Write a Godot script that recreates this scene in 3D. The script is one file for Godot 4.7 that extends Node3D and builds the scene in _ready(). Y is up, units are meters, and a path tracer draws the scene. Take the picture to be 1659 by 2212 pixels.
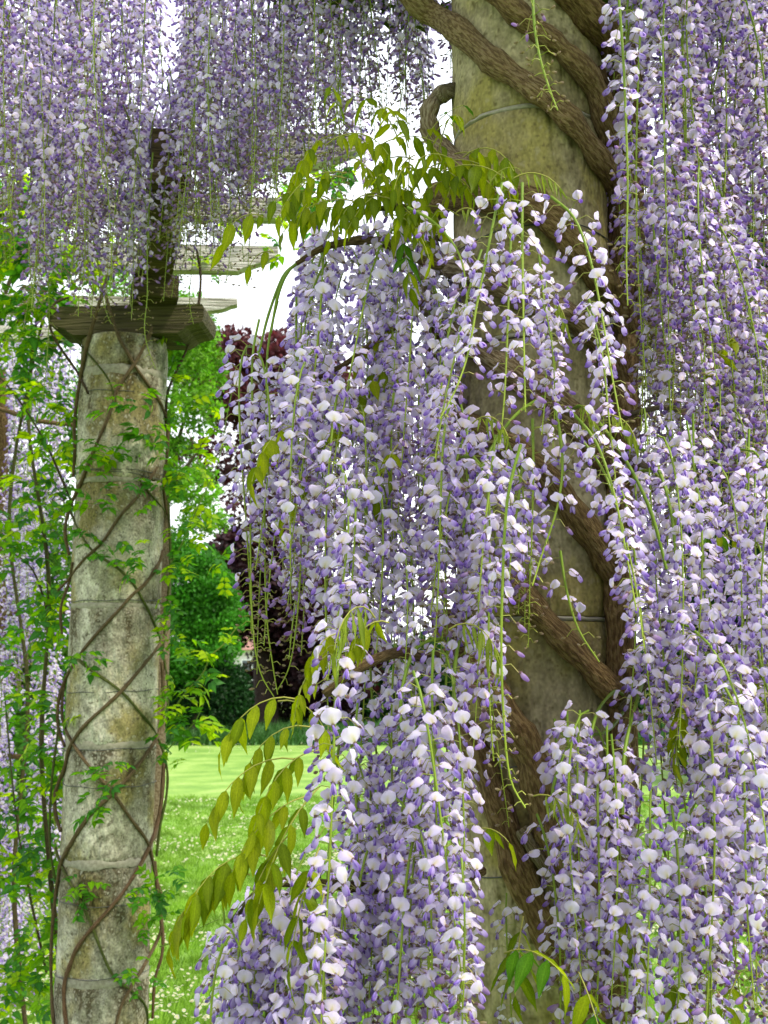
extends Node3D
# A stone pergola hung with wisteria, a garden lawn behind it.
# Photo units: 1659 wide, 2212 high; F is the focal length in those units.
const F := 2372.0
const PITCH := 8.5
const EYE := 1.6
var rng := RandomNumberGenerator.new()
var M := {}
var taken := {}
var NEAR_C := Vector2(0.315, -2.25)
var NEAR_R := 0.165
var FAR_C := Vector2(-1.0, -4.1)
var FAR_R := 0.163

# ---------------------------------------------------------------- mesh builder
class MB:
	var v := PackedVector3Array()
	var c := PackedColorArray()
	var uv := PackedVector2Array()
	var idx := PackedInt32Array()
	func add(p: Vector3, col := Color.WHITE, t := Vector2.ZERO) -> int:
		v.append(p); c.append(col); uv.append(t)
		return v.size() - 1
	func tri(a: int, b: int, d: int) -> void:
		idx.append(a); idx.append(b); idx.append(d)
	func quad(a: int, b: int, d: int, e: int) -> void:
		tri(a, b, d); tri(a, d, e)
	func join(o: MB, x: Transform3D, tint := Color.WHITE) -> void:
		var k := v.size()
		for i in o.v.size():
			v.append(x * o.v[i]); c.append(o.c[i] * tint); uv.append(o.uv[i])
		for i in o.idx:
			idx.append(i + k)
	func face(pts: Array, col := Color.WHITE) -> void: # a flat polygon with vertices of its own
		var k := v.size()
		for p in pts:
			add(p, col)
		for i in range(1, pts.size() - 1):
			tri(k, k + i, k + i + 1)
	var weld := []
	func tube(pts: PackedVector3Array, radii: PackedFloat32Array, sides: int, col0: Color, col1: Color, bump := 0.0, r: RandomNumberGenerator = null) -> void:
		var n := pts.size()
		var t0 := (pts[1] - pts[0]).normalized()
		var side := t0.cross(Vector3(0.31, 0.87, 0.37)).normalized()
		var k := v.size()
		var run := 0.0
		var ring := sides + 1
		var waves := []
		for q in 3:
			waves.append(r.randf() * TAU if r else 0.0)
		for i in n:
			var t: Vector3 = (pts[mini(i + 1, n - 1)] - pts[maxi(i - 1, 0)]).normalized()
			side = (side - t * side.dot(t)).normalized()
			var up := t.cross(side)
			if i > 0:
				run += pts[i].distance_to(pts[i - 1])
			var col := col0.lerp(col1, float(i) / (n - 1))
			for j in ring:
				var a := TAU * (j % sides) / sides
				var rr := radii[i]
				if bump > 0.0 and r: # flutes that wander along the stem, and swellings
					rr *= 1.0 + bump * (sin(a * 2.0 + waves[0] + i * 0.11) * 1.3 + sin(a * 3.0 + waves[1] - i * 0.17) + sin(a + waves[2] + i * 0.31) * 0.8 + sin(a * 5.0 + i * 0.6) * 0.35)
				add(pts[i] + (side * cos(a) + up * sin(a)) * rr, col, Vector2(float(j) / sides, run))
			weld.append([k + i * ring, k + i * ring + sides])
		for i in n - 1:
			for j in sides:
				var a := k + i * ring + j
				quad(a, a + ring, a + ring + 1, a + 1)
		var e0 := add(pts[0], col0)
		var e1 := add(pts[n - 1], col1)
		for j in sides:
			tri(e0, k + j, k + j + 1)
			tri(e1, k + (n - 1) * ring + j + 1, k + (n - 1) * ring + j)
	func mesh(mat: Material) -> ArrayMesh:
		var nn := PackedVector3Array()
		nn.resize(v.size())
		for i in range(0, idx.size(), 3):
			var a := v[idx[i]]
			var f := (v[idx[i + 2]] - a).cross(v[idx[i + 1]] - a)
			for q in 3:
				nn[idx[i + q]] += f
		for w in weld:
			var f: Vector3 = nn[w[0]] + nn[w[1]]
			nn[w[0]] = f
			nn[w[1]] = f
		for i in nn.size():
			nn[i] = nn[i].normalized() if nn[i].length_squared() > 1e-20 else Vector3.UP
		var arr := []
		arr.resize(Mesh.ARRAY_MAX)
		arr[Mesh.ARRAY_VERTEX] = v
		arr[Mesh.ARRAY_NORMAL] = nn
		arr[Mesh.ARRAY_COLOR] = c
		arr[Mesh.ARRAY_TEX_UV] = uv
		arr[Mesh.ARRAY_INDEX] = idx
		var m := ArrayMesh.new()
		m.add_surface_from_arrays(Mesh.PRIMITIVE_TRIANGLES, arr)
		m.surface_set_material(0, mat)
		return m

# ---------------------------------------------------------------- scene helpers
func numbered(called: String) -> String:
	var n: int = taken.get(called, 0)
	taken[called] = n + 1
	return called if n == 0 else "%s_%03d" % [called, n]

func thing(called: String, label: String, category: String, at := Vector3.ZERO, group := "", kind := "") -> Node3D:
	var o := Node3D.new()
	o.name = numbered(called)
	add_child(o)
	o.position = at
	tag(o, label, category, group, kind)
	return o

func tag(o: Node, label: String, category: String, group := "", kind := "") -> void:
	if label: o.set_meta("label", label)
	if category: o.set_meta("category", category)
	if group: o.set_meta("group", group)
	if kind: o.set_meta("kind", kind)

func part(called: String, m: Mesh, parent: Node, at := Transform3D.IDENTITY) -> MeshInstance3D:
	var o := MeshInstance3D.new()
	o.name = called
	o.mesh = m
	o.transform = at
	if parent == self:
		o.name = numbered(called)
	parent.add_child(o, true)
	return o

func multi(called: String, m: Mesh, where: Array, tints: Array, parent: Node) -> MultiMeshInstance3D:
	var mm := MultiMesh.new()
	mm.transform_format = MultiMesh.TRANSFORM_3D
	mm.use_colors = true
	mm.mesh = m
	mm.instance_count = where.size()
	for i in where.size():
		mm.set_instance_transform(i, where[i])
		mm.set_instance_color(i, tints[i])
	var o := MultiMeshInstance3D.new()
	o.name = called
	o.multimesh = mm
	o.set_meta("kind", "stuff")
	if parent == self:
		o.name = numbered(called)
	parent.add_child(o, true)
	return o

func pt(x: float, y: float, d: float) -> Vector3: # the point at distance d ahead of the eye
	var r := Vector3((x - 829.5) / F, (1106.0 - y) / F, -1.0).rotated(Vector3.RIGHT, deg_to_rad(PITCH))
	return Vector3(0, EYE, 0) + r * (d / -r.z)

func wrap_pt(cen: Vector2, rad: float, x: float, y: float) -> Vector3: # where a line of sight meets a column, or passes it nearest
	var r := Vector3((x - 829.5) / F, (1106.0 - y) / F, -1.0).rotated(Vector3.RIGHT, deg_to_rad(PITCH))
	var d2 := Vector2(r.x, r.z)
	var t0 := cen.dot(d2) / d2.length_squared()
	var miss := (d2 * t0 - cen).length()
	var t := t0
	if miss < rad:
		t -= sqrt(rad * rad - miss * miss) / d2.length()
	return Vector3(0, EYE, 0) + r * t

func smooth_path(p: PackedVector3Array, per := 5) -> PackedVector3Array:
	var out := PackedVector3Array()
	for i in p.size() - 1:
		var a := p[maxi(i - 1, 0)]
		var d := p[mini(i + 2, p.size() - 1)]
		for k in per:
			out.append(p[i].cubic_interpolate(p[i + 1], a, d, float(k) / per))
	out.append(p[p.size() - 1])
	return out

func jit(a: float) -> float:
	return rng.randf_range(-a, a)

func jit3(a: float) -> Vector3:
	return Vector3(jit(a), jit(a), jit(a))

func lin(r: float, g: float, b: float) -> Color:
	return Color(r, g, b).linear_to_srgb()

func noise(seed_: int, freq: float, oct := 4) -> FastNoiseLite:
	var n := FastNoiseLite.new()
	n.seed = seed_
	n.noise_type = FastNoiseLite.TYPE_SIMPLEX_SMOOTH
	n.frequency = freq
	n.fractal_octaves = oct
	return n

func ramp_tex(n: FastNoiseLite, stops: Array, cols: Array, size := 512) -> NoiseTexture2D:
	var g := Gradient.new()
	g.offsets = PackedFloat32Array(stops)
	g.colors = PackedColorArray(cols)
	var t := NoiseTexture2D.new()
	t.width = size
	t.height = size
	t.seamless = true
	t.noise = n
	t.color_ramp = g
	return t

func grey_tex(n: FastNoiseLite, size := 512) -> NoiseTexture2D:
	var t := NoiseTexture2D.new()
	t.width = size
	t.height = size
	t.seamless = true
	t.noise = n
	return t

func std(name_: String, rough: float, vertex := true) -> StandardMaterial3D:
	var m := StandardMaterial3D.new()
	m.resource_name = name_
	m.roughness = rough
	m.vertex_color_use_as_albedo = vertex
	m.metallic_specular = 0.35
	return m

func leafy(name_: String, rough: float, thru: float, tint := Color(1, 1, 1)) -> StandardMaterial3D:
	var m := std(name_, rough)
	m.cull_mode = BaseMaterial3D.CULL_DISABLED
	m.backlight_enabled = true
	m.backlight = Color(tint.r * thru, tint.g * thru, tint.b * thru).linear_to_srgb()
	return m

# ---------------------------------------------------------------- stone
func stone_image(rough: float, seed_: int, w: int, h: int, mossy: float, pale: Color, mid: Color, dark: Color, olive: Color, joints: Array, tall: float) -> ImageTexture:
	# an unrolled column: blotches of grey stone, olive lichen and dark moss, and streaks from the joints
	var big := noise(seed_, 0.006, 4)
	var fine := noise(seed_ + 1, 0.05, 4)
	var spot := noise(seed_ + 2, 0.09, 3)
	var ol := noise(seed_ + 3, 0.008, 4)
	var streak := noise(seed_ + 4, 0.02, 3)
	var grain := noise(seed_ + 5, 0.22, 3)
	var stretch := (tall / h) / (TAU * NEAR_R / w)
	var im := Image.create(w, h, false, Image.FORMAT_RGB8)
	for y in h:
		var hh := tall * (1.0 - float(y) / h)
		var under := 9.0
		for j in joints:
			if j - hh >= 0.0:
				under = minf(under, j - hh)
		for x in w:
			var a := TAU * x / w
			var cx := cos(a) * w / TAU
			var cz := sin(a) * w / TAU
			var yy := y * stretch
			var b := big.get_noise_3d(cx, yy, cz)
			var f := fine.get_noise_3d(cx, yy, cz)
			var s := spot.get_noise_3d(cx, yy, cz)
			var o := ol.get_noise_3d(cx, yy * 0.8, cz)
			var col := mid.lerp(pale, clampf(0.45 + b * 1.6 + f * 1.0, 0, 1))
			col = col.lerp(olive, clampf((o + 0.05) * 2.2 + f * 0.4, 0, 0.85))
			var st := streak.get_noise_3d(cx, yy * 0.15, cz)
			var moss := clampf((0.30 - under) * 3.4, 0, 1) * clampf(0.35 + st * 1.6 + b * 1.3, 0, 1) + clampf(-b * 2.0 - 0.45, 0, 1)
			moss = clampf(moss * mossy * (0.7 + s * 1.4 + f * 0.8), 0, 0.92)
			col = col.lerp(dark, moss)
			var g := grain.get_noise_3d(cx, yy, cz)
			col = col * (1.0 + (g * 0.55 + f * 0.30) * rough)
			if s > 0.34:
				col = col.lerp(pale, clampf((s - 0.34) * 4.0, 0, 0.55))
			elif s < -0.34:
				col = col.lerp(dark, clampf((-0.34 - s) * 5.0, 0, 0.7))
			im.set_pixel(x, y, col.linear_to_srgb())
	return ImageTexture.create_from_image(im)

func drum(cen: Vector2, rad: float, y0: float, y1: float, tall: float, n: FastNoiseLite, wear: float) -> MB:
	var b := MB.new()
	var rows := maxi(3, int((y1 - y0) / 0.03))
	var segs := 56
	for i in rows + 3:
		var t := clampf(float(i - 1) / rows, 0, 1)
		var y := lerpf(y0, y1, t)
		var inset := 0.0
		if i == 0 or i == rows + 2:
			inset = 0.012
		elif i == 1 or i == rows + 1:
			inset = 0.003
			y += 0.004 if i == 1 else -0.004
		if i == 0: y = y0
		if i == rows + 2: y = y1
		for j in segs + 1:
			var a := TAU * (j % segs) / segs
			var r := rad - inset + n.get_noise_3d(cos(a) * 40.0, y * 160.0, sin(a) * 40.0) * wear
			b.add(Vector3(cos(a) * r + cen.x, y, sin(a) * r + cen.y), Color.WHITE, Vector2(float(j) / segs, 1.0 - y / tall))
	for i in rows + 2:
		for j in segs:
			var p := i * (segs + 1) + j
			b.quad(p, p + 1, p + segs + 2, p + segs + 1)
	for e in 2:
		var y := y0 if e == 0 else y1
		var cc := b.add(Vector3(cen.x, y, cen.y), Color.WHITE, Vector2(0.5, 1.0 - y / tall))
		var base := 0 if e == 0 else (rows + 2) * (segs + 1)
		for j in segs:
			if e == 0: b.tri(cc, base + j + 1, base + j)
			else: b.tri(cc, base + j, base + j + 1)
	return b

func mortar(cen: Vector2, rad: float, y: float, hgt: float, n: FastNoiseLite) -> MB:
	var b := MB.new()
	var segs := 64
	for i in 4:
		for j in segs:
			var a := TAU * j / segs
			var w := n.get_noise_2d(j * 9.0 * cos(a * 0.5), y * 50.0 + i * 31.0)
			var off: float = [-1.0, -0.7, 0.7, 1.0][i] * hgt * (0.5 + w * 0.75)
			var r: float = rad + [-0.006, 0.0016, 0.0016, -0.006][i]
			b.add(Vector3(cen.x + cos(a) * r, y + off, cen.y + sin(a) * r))
	for i in 3:
		for j in segs:
			var p := i * segs + j
			var q := i * segs + (j + 1) % segs
			b.quad(p, q, q + segs, p + segs)
	return b

func wire_ring(cen: Vector2, rad: float, y: float, tilt: float, phase: float) -> MB:
	var b := MB.new()
	var pts := PackedVector3Array()
	var rr := PackedFloat32Array()
	for j in 61:
		var a := TAU * j / 60.0
		var r := rad + 0.002 + 0.0015 * sin(a * 5.0 + phase)
		pts.append(Vector3(cen.x + cos(a) * r, y + sin(a + phase) * tilt + 0.002 * sin(a * 7.0), cen.y + sin(a) * r))
		rr.append(0.0013)
	b.tube(pts, rr, 5, Color(0.06, 0.065, 0.06), Color(0.06, 0.065, 0.06))
	return b

func height_at(cen: Vector2, rad: float, x: float, y: float) -> float:
	return wrap_pt(cen, rad, x, y).y

# ---------------------------------------------------------------- wisteria flowers
var floret := {}   # kind -> [MB, MB ...]

func pod(b: MB, base: Vector3, axis: Vector3, length: float, rad: float, c0: Color, c1: Color, sides := 6, rings := 4) -> void:
	var sx := axis.cross(Vector3.RIGHT).normalized()
	var sy := axis.cross(sx)
	var k := b.v.size()
	for i in rings:
		var t := float(i) / (rings - 1)
		var r := rad * pow(sin(PI * (0.10 + 0.74 * t)), 0.8)
		var col := c0.lerp(c1, smoothstep(0.15, 0.9, t))
		for j in sides:
			var a := TAU * j / sides
			b.add(base + axis * (length * t * 0.94) + (sy * cos(a) * 0.72 + sx * sin(a)) * r + sx * (0.12 * length * t * t), col)
	var e := b.add(base + axis * length + sx * (0.13 * length), c1)
	for i in rings - 1:
		for j in sides:
			var p := k + i * sides + j
			var q := k + i * sides + (j + 1) % sides
			b.quad(p, p + sides, q + sides, q)
	for j in sides:
		b.tri(e, k + (rings - 1) * sides + (j + 1) % sides, k + (rings - 1) * sides + j)

func calyx(b: MB, col: Color) -> void:
	var k := b.v.size()
	for i in 2:
		for j in 5:
			var a := TAU * j / 5
			var r := 0.0009 if i == 0 else 0.0032
			b.add(Vector3(cos(a) * r, sin(a) * r, -0.004 if i == 0 else 0.0015), col)
	for j in 5:
		var q := (j + 1) % 5
		b.quad(k + j, k + 5 + j, k + 5 + q, k + q)

func banner(b: MB, w: float, h: float, tilt: float, reflex: float, fold: float, blush: float, skew: float) -> void:
	var k := b.v.size()
	var basis := Basis(Vector3.RIGHT, -tilt) * Basis(Vector3.UP, skew)
	var edge := Color(0.66, 0.57, 0.90).lerp(Color(0.83, 0.79, 0.955), 1.0 - blush)
	var mid := Color(0.92, 0.91, 0.97).lerp(Color(0.74, 0.66, 0.92), blush)
	var ph := rng.randf() * TAU
	var lop := jit(0.14)
	for i in 7:
		var t := i / 6.0
		var half := w * 0.5 * pow(clampf(sin(PI * (0.05 + 0.80 * t)), 0, 1), 0.7)
		if i == 6: half *= 0.62
		for j in 7:
			var s := (j - 3) / 3.0
			var y := h * (t - 0.13 * s * s * t) - (0.09 * h * maxf(0.0, 1.0 - 2.5 * absf(s)) if i == 6 else 0.0)
			var z := -reflex * w * absf(s) * (0.25 + 0.9 * t) * absf(s) + fold * absf(s) * w * 0.5 - (0.10 + lop) * h * t * t
			z += 0.045 * w * sin(s * 6.0 + t * 4.0 + ph) * (0.3 + absf(s)) + 0.02 * w * sin(t * 11.0 + ph * 2.0 + s * 2.0)
			var col := mid.lerp(edge, clampf(maxf(absf(s) * 0.9, (t - 0.55) * 2.0), 0, 1))
			if t < 0.62 and absf(s) < 0.4:
				col = col.lerp(Color(0.66, 0.62, 0.06), (0.95 - 1.3 * t) * (1.0 if j == 3 else 0.35))
			b.add(basis * Vector3(s * half * (1.0 + lop * s), y, z) + Vector3(0, 0.001, 0.001), col)
	for i in 6:
		for j in 6:
			var p := k + i * 7 + j
			b.quad(p, p + 1, p + 8, p + 7)

# the two wing petals either side of the keel
func wings(b: MB, axis: Vector3, length: float, spread: float, c0: Color, c1: Color, c2: Color) -> void:
	var sx := axis.cross(Vector3.RIGHT).normalized()
	var sy := axis.cross(sx)
	for sd in [-1.0, 1.0]:
		var k := b.v.size()
		for i in 5:
			var t := i / 4.0
			var w := length * 0.265 * pow(sin(PI * (0.10 + 0.76 * t)), 0.7)
			for j in 3:
				var q := (j - 1.0)
				var col := c0.lerp(c1, clampf(t * 2.0, 0, 1)).lerp(c2, smoothstep(0.55, 1.0, t))
				b.add(axis * length * t * (0.96 - 0.06 * q) + sx * (q * w + 0.10 * length * t * t) + sy * sd * (0.0008 + spread * sin(PI * 0.55 * t) * length * (0.22 - 0.09 * q * q)), col)
		for i in 4:
			for j in 2:
				var p := k + i * 3 + j
				b.quad(p, p + 1, p + 4, p + 3)

func make_florets() -> void:
	var stalk := Color(0.30, 0.27, 0.10)
	floret["open"] = []
	for i in 10:
		var b := MB.new()
		banner(b, 0.0228 + jit(0.003), 0.0184 + jit(0.002), 0.15 + 0.11 * i + jit(0.15), 0.20 + jit(0.16), 0.0, 0.05 + 0.05 * i, jit(0.35))
		var ax := Vector3(jit(0.2), -0.9 + jit(0.2), 0.6 + jit(0.25)).normalized()
		wings(b, ax, 0.0142 + jit(0.0015), 0.7 + jit(0.5), Color(0.84, 0.79, 0.94), Color(0.65, 0.54, 0.86), Color(0.36, 0.22, 0.63))
		pod(b, Vector3(0, 0.0004, 0.0008), ax, 0.0134, 0.0032, Color(0.58, 0.48, 0.82), Color(0.24, 0.13, 0.54), 5, 3)
		calyx(b, Color(0.27, 0.19, 0.17))
		floret["open"].append(b)
	floret["half"] = []
	for i in 3:
		var b := MB.new()
		banner(b, 0.0160, 0.0155, -0.5 + 0.35 * i, -0.05, 0.5, 0.6, jit(0.3))
		pod(b, Vector3.ZERO, Vector3(jit(0.1), -0.75, 0.65).normalized(), 0.0145, 0.0037, Color(0.62, 0.51, 0.82), Color(0.32, 0.19, 0.60))
		calyx(b, Color(0.26, 0.17, 0.16))
		floret["half"].append(b)
	floret["bud"] = []
	for i in 3:
		var b := MB.new()
		pod(b, Vector3.ZERO, Vector3(jit(0.2), -0.6 + jit(0.2), 0.75).normalized(), 0.0165 - 0.002 * i, 0.0041 - 0.0004 * i, Color(0.58, 0.45, 0.64), Color(0.41, 0.27, 0.58))
		calyx(b, Color(0.26, 0.18, 0.17))
		floret["bud"].append(b)
	floret["tiny"] = []
	for i in 2:
		var b := MB.new()
		pod(b, Vector3.ZERO, Vector3(0, -0.2 + 0.5 * i, 1).normalized(), 0.0085, 0.0026, stalk, Color(0.40, 0.33, 0.25), 5, 3)
		floret["tiny"].append(b)

func kind_at(t: float, type: String) -> String:
	var k := rng.randf()
	match type:
		"full":
			if t < 0.76: return "open" if k < 0.88 else "half"
			if t < 0.87: return "half" if k < 0.5 else "bud"
			return "bud" if t < 0.94 else "tiny"
		"young":
			if t < 0.3: return "open" if k < 0.62 else "half"
			if t < 0.7: return "open" if k < 0.22 else ("half" if k < 0.55 else "bud")
			return "bud" if t < 0.86 else "tiny"
		"tip":
			if t < 0.40: return "open" if k < 0.85 else "half"
			if t < 0.58: return "half" if k < 0.35 else "bud"
			return "bud" if t < 0.66 and k < 0.7 else "tiny"
		"late":
			if t < 0.62: return "open" if k < 0.92 else "half"
			return "half" if t < 0.7 and k < 0.5 else ("bud" if t < 0.8 else "tiny")
	return "bud" if (t < 0.35 and k < 0.6) else "tiny"

# rachis and pedicels as one mesh; the flowers as a list of [kind, which, where]
func raceme(path: PackedVector3Array, spacing: float, type: String, thick := 0.0022, bare := 0.06) -> Array:
	var b := MB.new()
	var n := path.size()
	var rr := PackedFloat32Array()
	for i in n:
		rr.append(lerpf(thick, thick * 0.42, float(i) / (n - 1)))
	b.tube(path, rr, 5, Color(0.125, 0.20, 0.014), Color(0.24, 0.31, 0.03))
	var length := 0.0
	for i in n - 1:
		length += path[i].distance_to(path[i + 1])
	var blooms := []
	var turn := rng.randf() * TAU
	var along := length * bare
	while along < length * 0.995:
		var t := along / length
		var left := along
		var i := 0
		while i < n - 2 and left > path[i].distance_to(path[i + 1]):
			left -= path[i].distance_to(path[i + 1])
			i += 1
		var seg := path[i + 1] - path[i]
		var p := path[i] + seg.normalized() * left
		turn += 2.4 + jit(0.5)
		var d := Vector3(cos(turn), 0, sin(turn))
		d = (d - seg.normalized() * d.dot(seg.normalized()) * 0.8).normalized()
		var kind := kind_at(t, type)
		var len_ := 0.032 * (1.0 - 0.55 * t) * rng.randf_range(0.75, 1.2)
		var sc := rng.randf_range(0.88, 1.12)
		var q1 := p + d * len_ * 0.55 + Vector3(0, 0.10 * len_, 0)
		var q2 := p + d * len_ + Vector3(0, -0.28 * len_ + jit(0.004), 0)
		var ped := Color(0.27, 0.27, 0.06) if kind == "tiny" else Color(0.30, 0.25, 0.10)
		var pr := 0.00075 if kind != "tiny" else 0.0009
		b.tube(PackedVector3Array([p, q1, q2]), PackedFloat32Array([pr, pr, pr]), 3, Color(0.24, 0.30, 0.04), ped)
		var yaw := atan2(d.x, d.z) + jit(0.55)
		var basis := Basis(Vector3.UP, yaw) * Basis(Vector3.RIGHT, jit(0.35) + 0.05) * Basis(Vector3.BACK, jit(0.4))
		var f := d * 0.003
		blooms.append([kind, rng.randi() % floret[kind].size(), Transform3D(basis.scaled_local(Vector3.ONE * sc), q2 + f)])
		along += spacing * rng.randf_range(0.6, 1.4) * (1.0 if kind != "tiny" else 0.8)
	return [b, blooms]

func merge_blooms(blooms: Array) -> MB:
	var b := MB.new()
	for f in blooms:
		var w := rng.randf_range(0.86, 1.08)
		b.join(floret[f[0]][f[1]], f[2], Color(w, w * rng.randf_range(0.96, 1.02), w))
	return b

func hang_path(length: float, arch: float, sway: float) -> PackedVector3Array:
	var p := PackedVector3Array()
	var n := 15
	var x := 0.0
	var y := 0.0
	var z := 0.0
	var ph := rng.randf() * TAU
	for i in n:
		p.append(Vector3(x, y, z))
		var t := float(i) / (n - 1)
		var lean := arch * exp(-t * 6.0)
		var st := length / (n - 1)
		x += st * (sin(lean) + sway * sin(ph + t * 3.5))
		z += st * sway * cos(ph * 1.7 + t * 2.5)
		y -= st * cos(lean)
	return p

var racemes := {}  # type -> [{length, stalk, blooms}]

func make_racemes() -> void:
	for spec in [["full", [0.34, 0.34, 0.46, 0.46, 0.46, 0.62, 0.62, 0.80, 0.80, 1.0]], ["young", [0.45, 0.6, 0.6, 0.8, 0.8, 1.0, 1.0]], ["late", [0.4, 0.55, 0.55, 0.7, 0.85]], ["tip", [0.35, 0.5, 0.65]]]:
		racemes[spec[0]] = []
		for l in spec[1]:
			var sp := 0.0106 if spec[0] != "young" else 0.0092
			var r := raceme(hang_path(l, rng.randf_range(0.2, 1.45), 0.085), sp, spec[0])
			racemes[spec[0]].append({"length": l, "stalk": r[0].mesh(M.stem), "blooms": merge_blooms(r[1]).mesh(M.petal)})

func hang(plant: Node3D, at: Vector3, length: float, type: String, toward := false) -> void:
	var best: Array = []
	for r in racemes[type]:
		best.append([absf(log(r.length / length)) + rng.randf() * 0.22, r])
	best.sort_custom(func(a, b): return a[0] < b[0])
	var r: Dictionary = best[0][1]
	var sy: float = clampf(length / r.length, 0.7, 1.25)
	var basis := Basis(Vector3.RIGHT, jit(0.06)) * Basis(Vector3.BACK, jit(0.06)) * Basis(Vector3.UP, -PI / 2 + jit(0.7) if toward else rng.randf() * TAU)
	var s := part("flower_raceme", r.stalk, plant, Transform3D(basis.scaled_local(Vector3.ONE * sy), at))
	var f := part("blossoms", r.blooms, s)
	f.set_meta("kind", "stuff")

# racemes whose stalk is traced, each flower a piece of its own
func traced_raceme(plant: Node3D, px: Array, d0: float, d1: float, spacing: float, type: String, pieces := true, thick := 0.0023, bare := 0.06) -> void:
	var p := PackedVector3Array()
	for i in px.size():
		p.append(pt(px[i][0], px[i][1], lerpf(d0, d1, float(i) / (px.size() - 1))))
	p = smooth_path(p, 4)
	var o := p[0]
	for i in p.size():
		p[i] -= o
	var r := raceme(p, spacing, type, thick, bare)
	var s := part("flower_raceme", r[0].mesh(M.stem), plant, Transform3D(Basis.IDENTITY, o))
	if not pieces:
		var f := part("blossoms", merge_blooms(r[1]).mesh(M.petal), s)
		f.set_meta("kind", "stuff")
		return
	for f in r[1]:
		part({"open": "blossom", "half": "blossom", "bud": "bud", "tiny": "bud"}[f[0]], single(f[0], f[1]), s, f[2])

var singles := {}
func single(kind: String, n: int) -> ArrayMesh:
	var key := kind + str(n)
	if not singles.has(key):
		singles[key] = floret[kind][n].mesh(M.petal)
	return singles[key]

# ---------------------------------------------------------------- leaves
func leaflet(length: float, width: float, droop: float, fold: float, col: Color, rib: Color, sharp := 1.0) -> MB:
	var b := MB.new()
	var rows := 7
	for i in rows:
		var t := float(i) / (rows - 1)
		var half := width * 0.5 * pow(sin(PI * pow(t, 0.78 * sharp)), 0.85) * (1.0 if t < 0.55 else 1.0 - 0.5 * pow((t - 0.55) / 0.45, 1.5))
		half = maxf(half, width * 0.01)
		var z := length * t
		var y := -droop * length * t * t
		for j in 3:
			var s := j - 1.0
			b.add(Vector3(s * half, y + absf(s) * fold * half + 0.022 * sin(t * 13.0 + s * 1.5 + width * 900.0) * absf(s) * length - 0.03 * length * sin(PI * t) * droop * 3.0, z), rib if j == 1 else col, Vector2(0.5 + 0.5 * s, t))
	for i in rows - 1:
		for j in 2:
			var p := i * 3 + j
			b.quad(p, p + 1, p + 4, p + 3)
	return b

var leaflets := {}
func make_leaves() -> void:
	var sets := {
		"olive": [Color(0.19, 0.28, 0.006), Color(0.25, 0.34, 0.012)], "lime": [Color(0.36, 0.46, 0.004), Color(0.42, 0.50, 0.012)],
		"green": [Color(0.09, 0.25, 0.012), Color(0.13, 0.30, 0.02)], "bronze": [Color(0.33, 0.41, 0.006), Color(0.39, 0.45, 0.012)],
	}
	for k in sets:
		leaflets[k] = []
		for i in 3:
			leaflets[k].append(leaflet(0.052, 0.0185, 0.15 + 0.18 * i, 0.25, sets[k][0], sets[k][1]).mesh(M.leaf))
	leaflets["thread"] = []
	for i in 3:
		leaflets["thread"].append(leaflet(0.05, 0.0065, 0.3 + 0.2 * i, 0.5, Color(0.30, 0.40, 0.05), Color(0.36, 0.44, 0.08)).mesh(M.leaf))
	leaflets["rose"] = []
	for i in 7:
		var g := [Color(0.09, 0.28, 0.022), Color(0.12, 0.33, 0.016), Color(0.20, 0.43, 0.010), Color(0.07, 0.23, 0.05), Color(0.33, 0.55, 0.008), Color(0.44, 0.62, 0.008), Color(0.20, 0.44, 0.010)][i] as Color
		leaflets["rose"].append(leaflet(0.034, 0.020, 0.12 + 0.1 * (i % 4), 0.2, g, g * 1.25, 0.8))

# a pinnate leaf: its rachis, with each leaflet a piece of its own
func compound_leaf(plant: Node3D, at: Vector3, dir: Vector3, length: float, pairs: int, tone: String, droop: float, size := 1.0) -> void:
	var p := PackedVector3Array()
	var q := Vector3.ZERO
	var d := dir.normalized()
	var rr := PackedFloat32Array()
	for i in 9:
		p.append(q)
		rr.append(lerpf(0.0014, 0.0006, i / 8.0))
		q += d * length / 8.0
		d = (d + Vector3(0, -droop * 0.16, 0)).normalized()
	var b := MB.new()
	b.tube(p, rr, 4, Color(0.25, 0.24, 0.05), Color(0.28, 0.30, 0.05))
	var s := part("compound_leaf", b.mesh(M.stem), plant, Transform3D(Basis.IDENTITY, at))
	for i in pairs + 1:
		var t := lerpf(0.22, 1.0, float(i) / pairs)
		var k := clampi(int(t * 8.0), 0, 7)
		var pos := p[k].lerp(p[k + 1], clampf(t * 8.0 - k, 0, 1))
		var fwd := (p[k + 1] - p[k]).normalized()
		var out := fwd.cross(Vector3.UP).normalized()
		for sd in ([-1.0, 1.0] if i < pairs else [0.0]):
			var ld: Vector3 = (out * sd * 0.95 + fwd * (0.40 if sd != 0 else 1.0) + Vector3(0, -0.55 * droop - 0.1 + jit(0.2), 0) + jit3(0.14)).normalized()
			var yy := (Vector3.UP + jit3(0.35) - ld * ld.dot(Vector3.UP)).normalized()
			yy = (yy - ld * yy.dot(ld)).normalized()
			var sz := size * 0.80 * rng.randf_range(0.72, 1.18) * (0.75 + 0.5 * sin(PI * clampf(t, 0.15, 0.85)))
			part("leaflet", leaflets[tone if tone == "thread" or rng.randf() < 0.55 else ["olive", "bronze", "lime", "lime"][rng.randi() % 4]][rng.randi() % 3], s, Transform3D(Basis(yy.cross(ld), yy, ld) * Basis.from_scale(Vector3.ONE * sz), pos))

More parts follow.
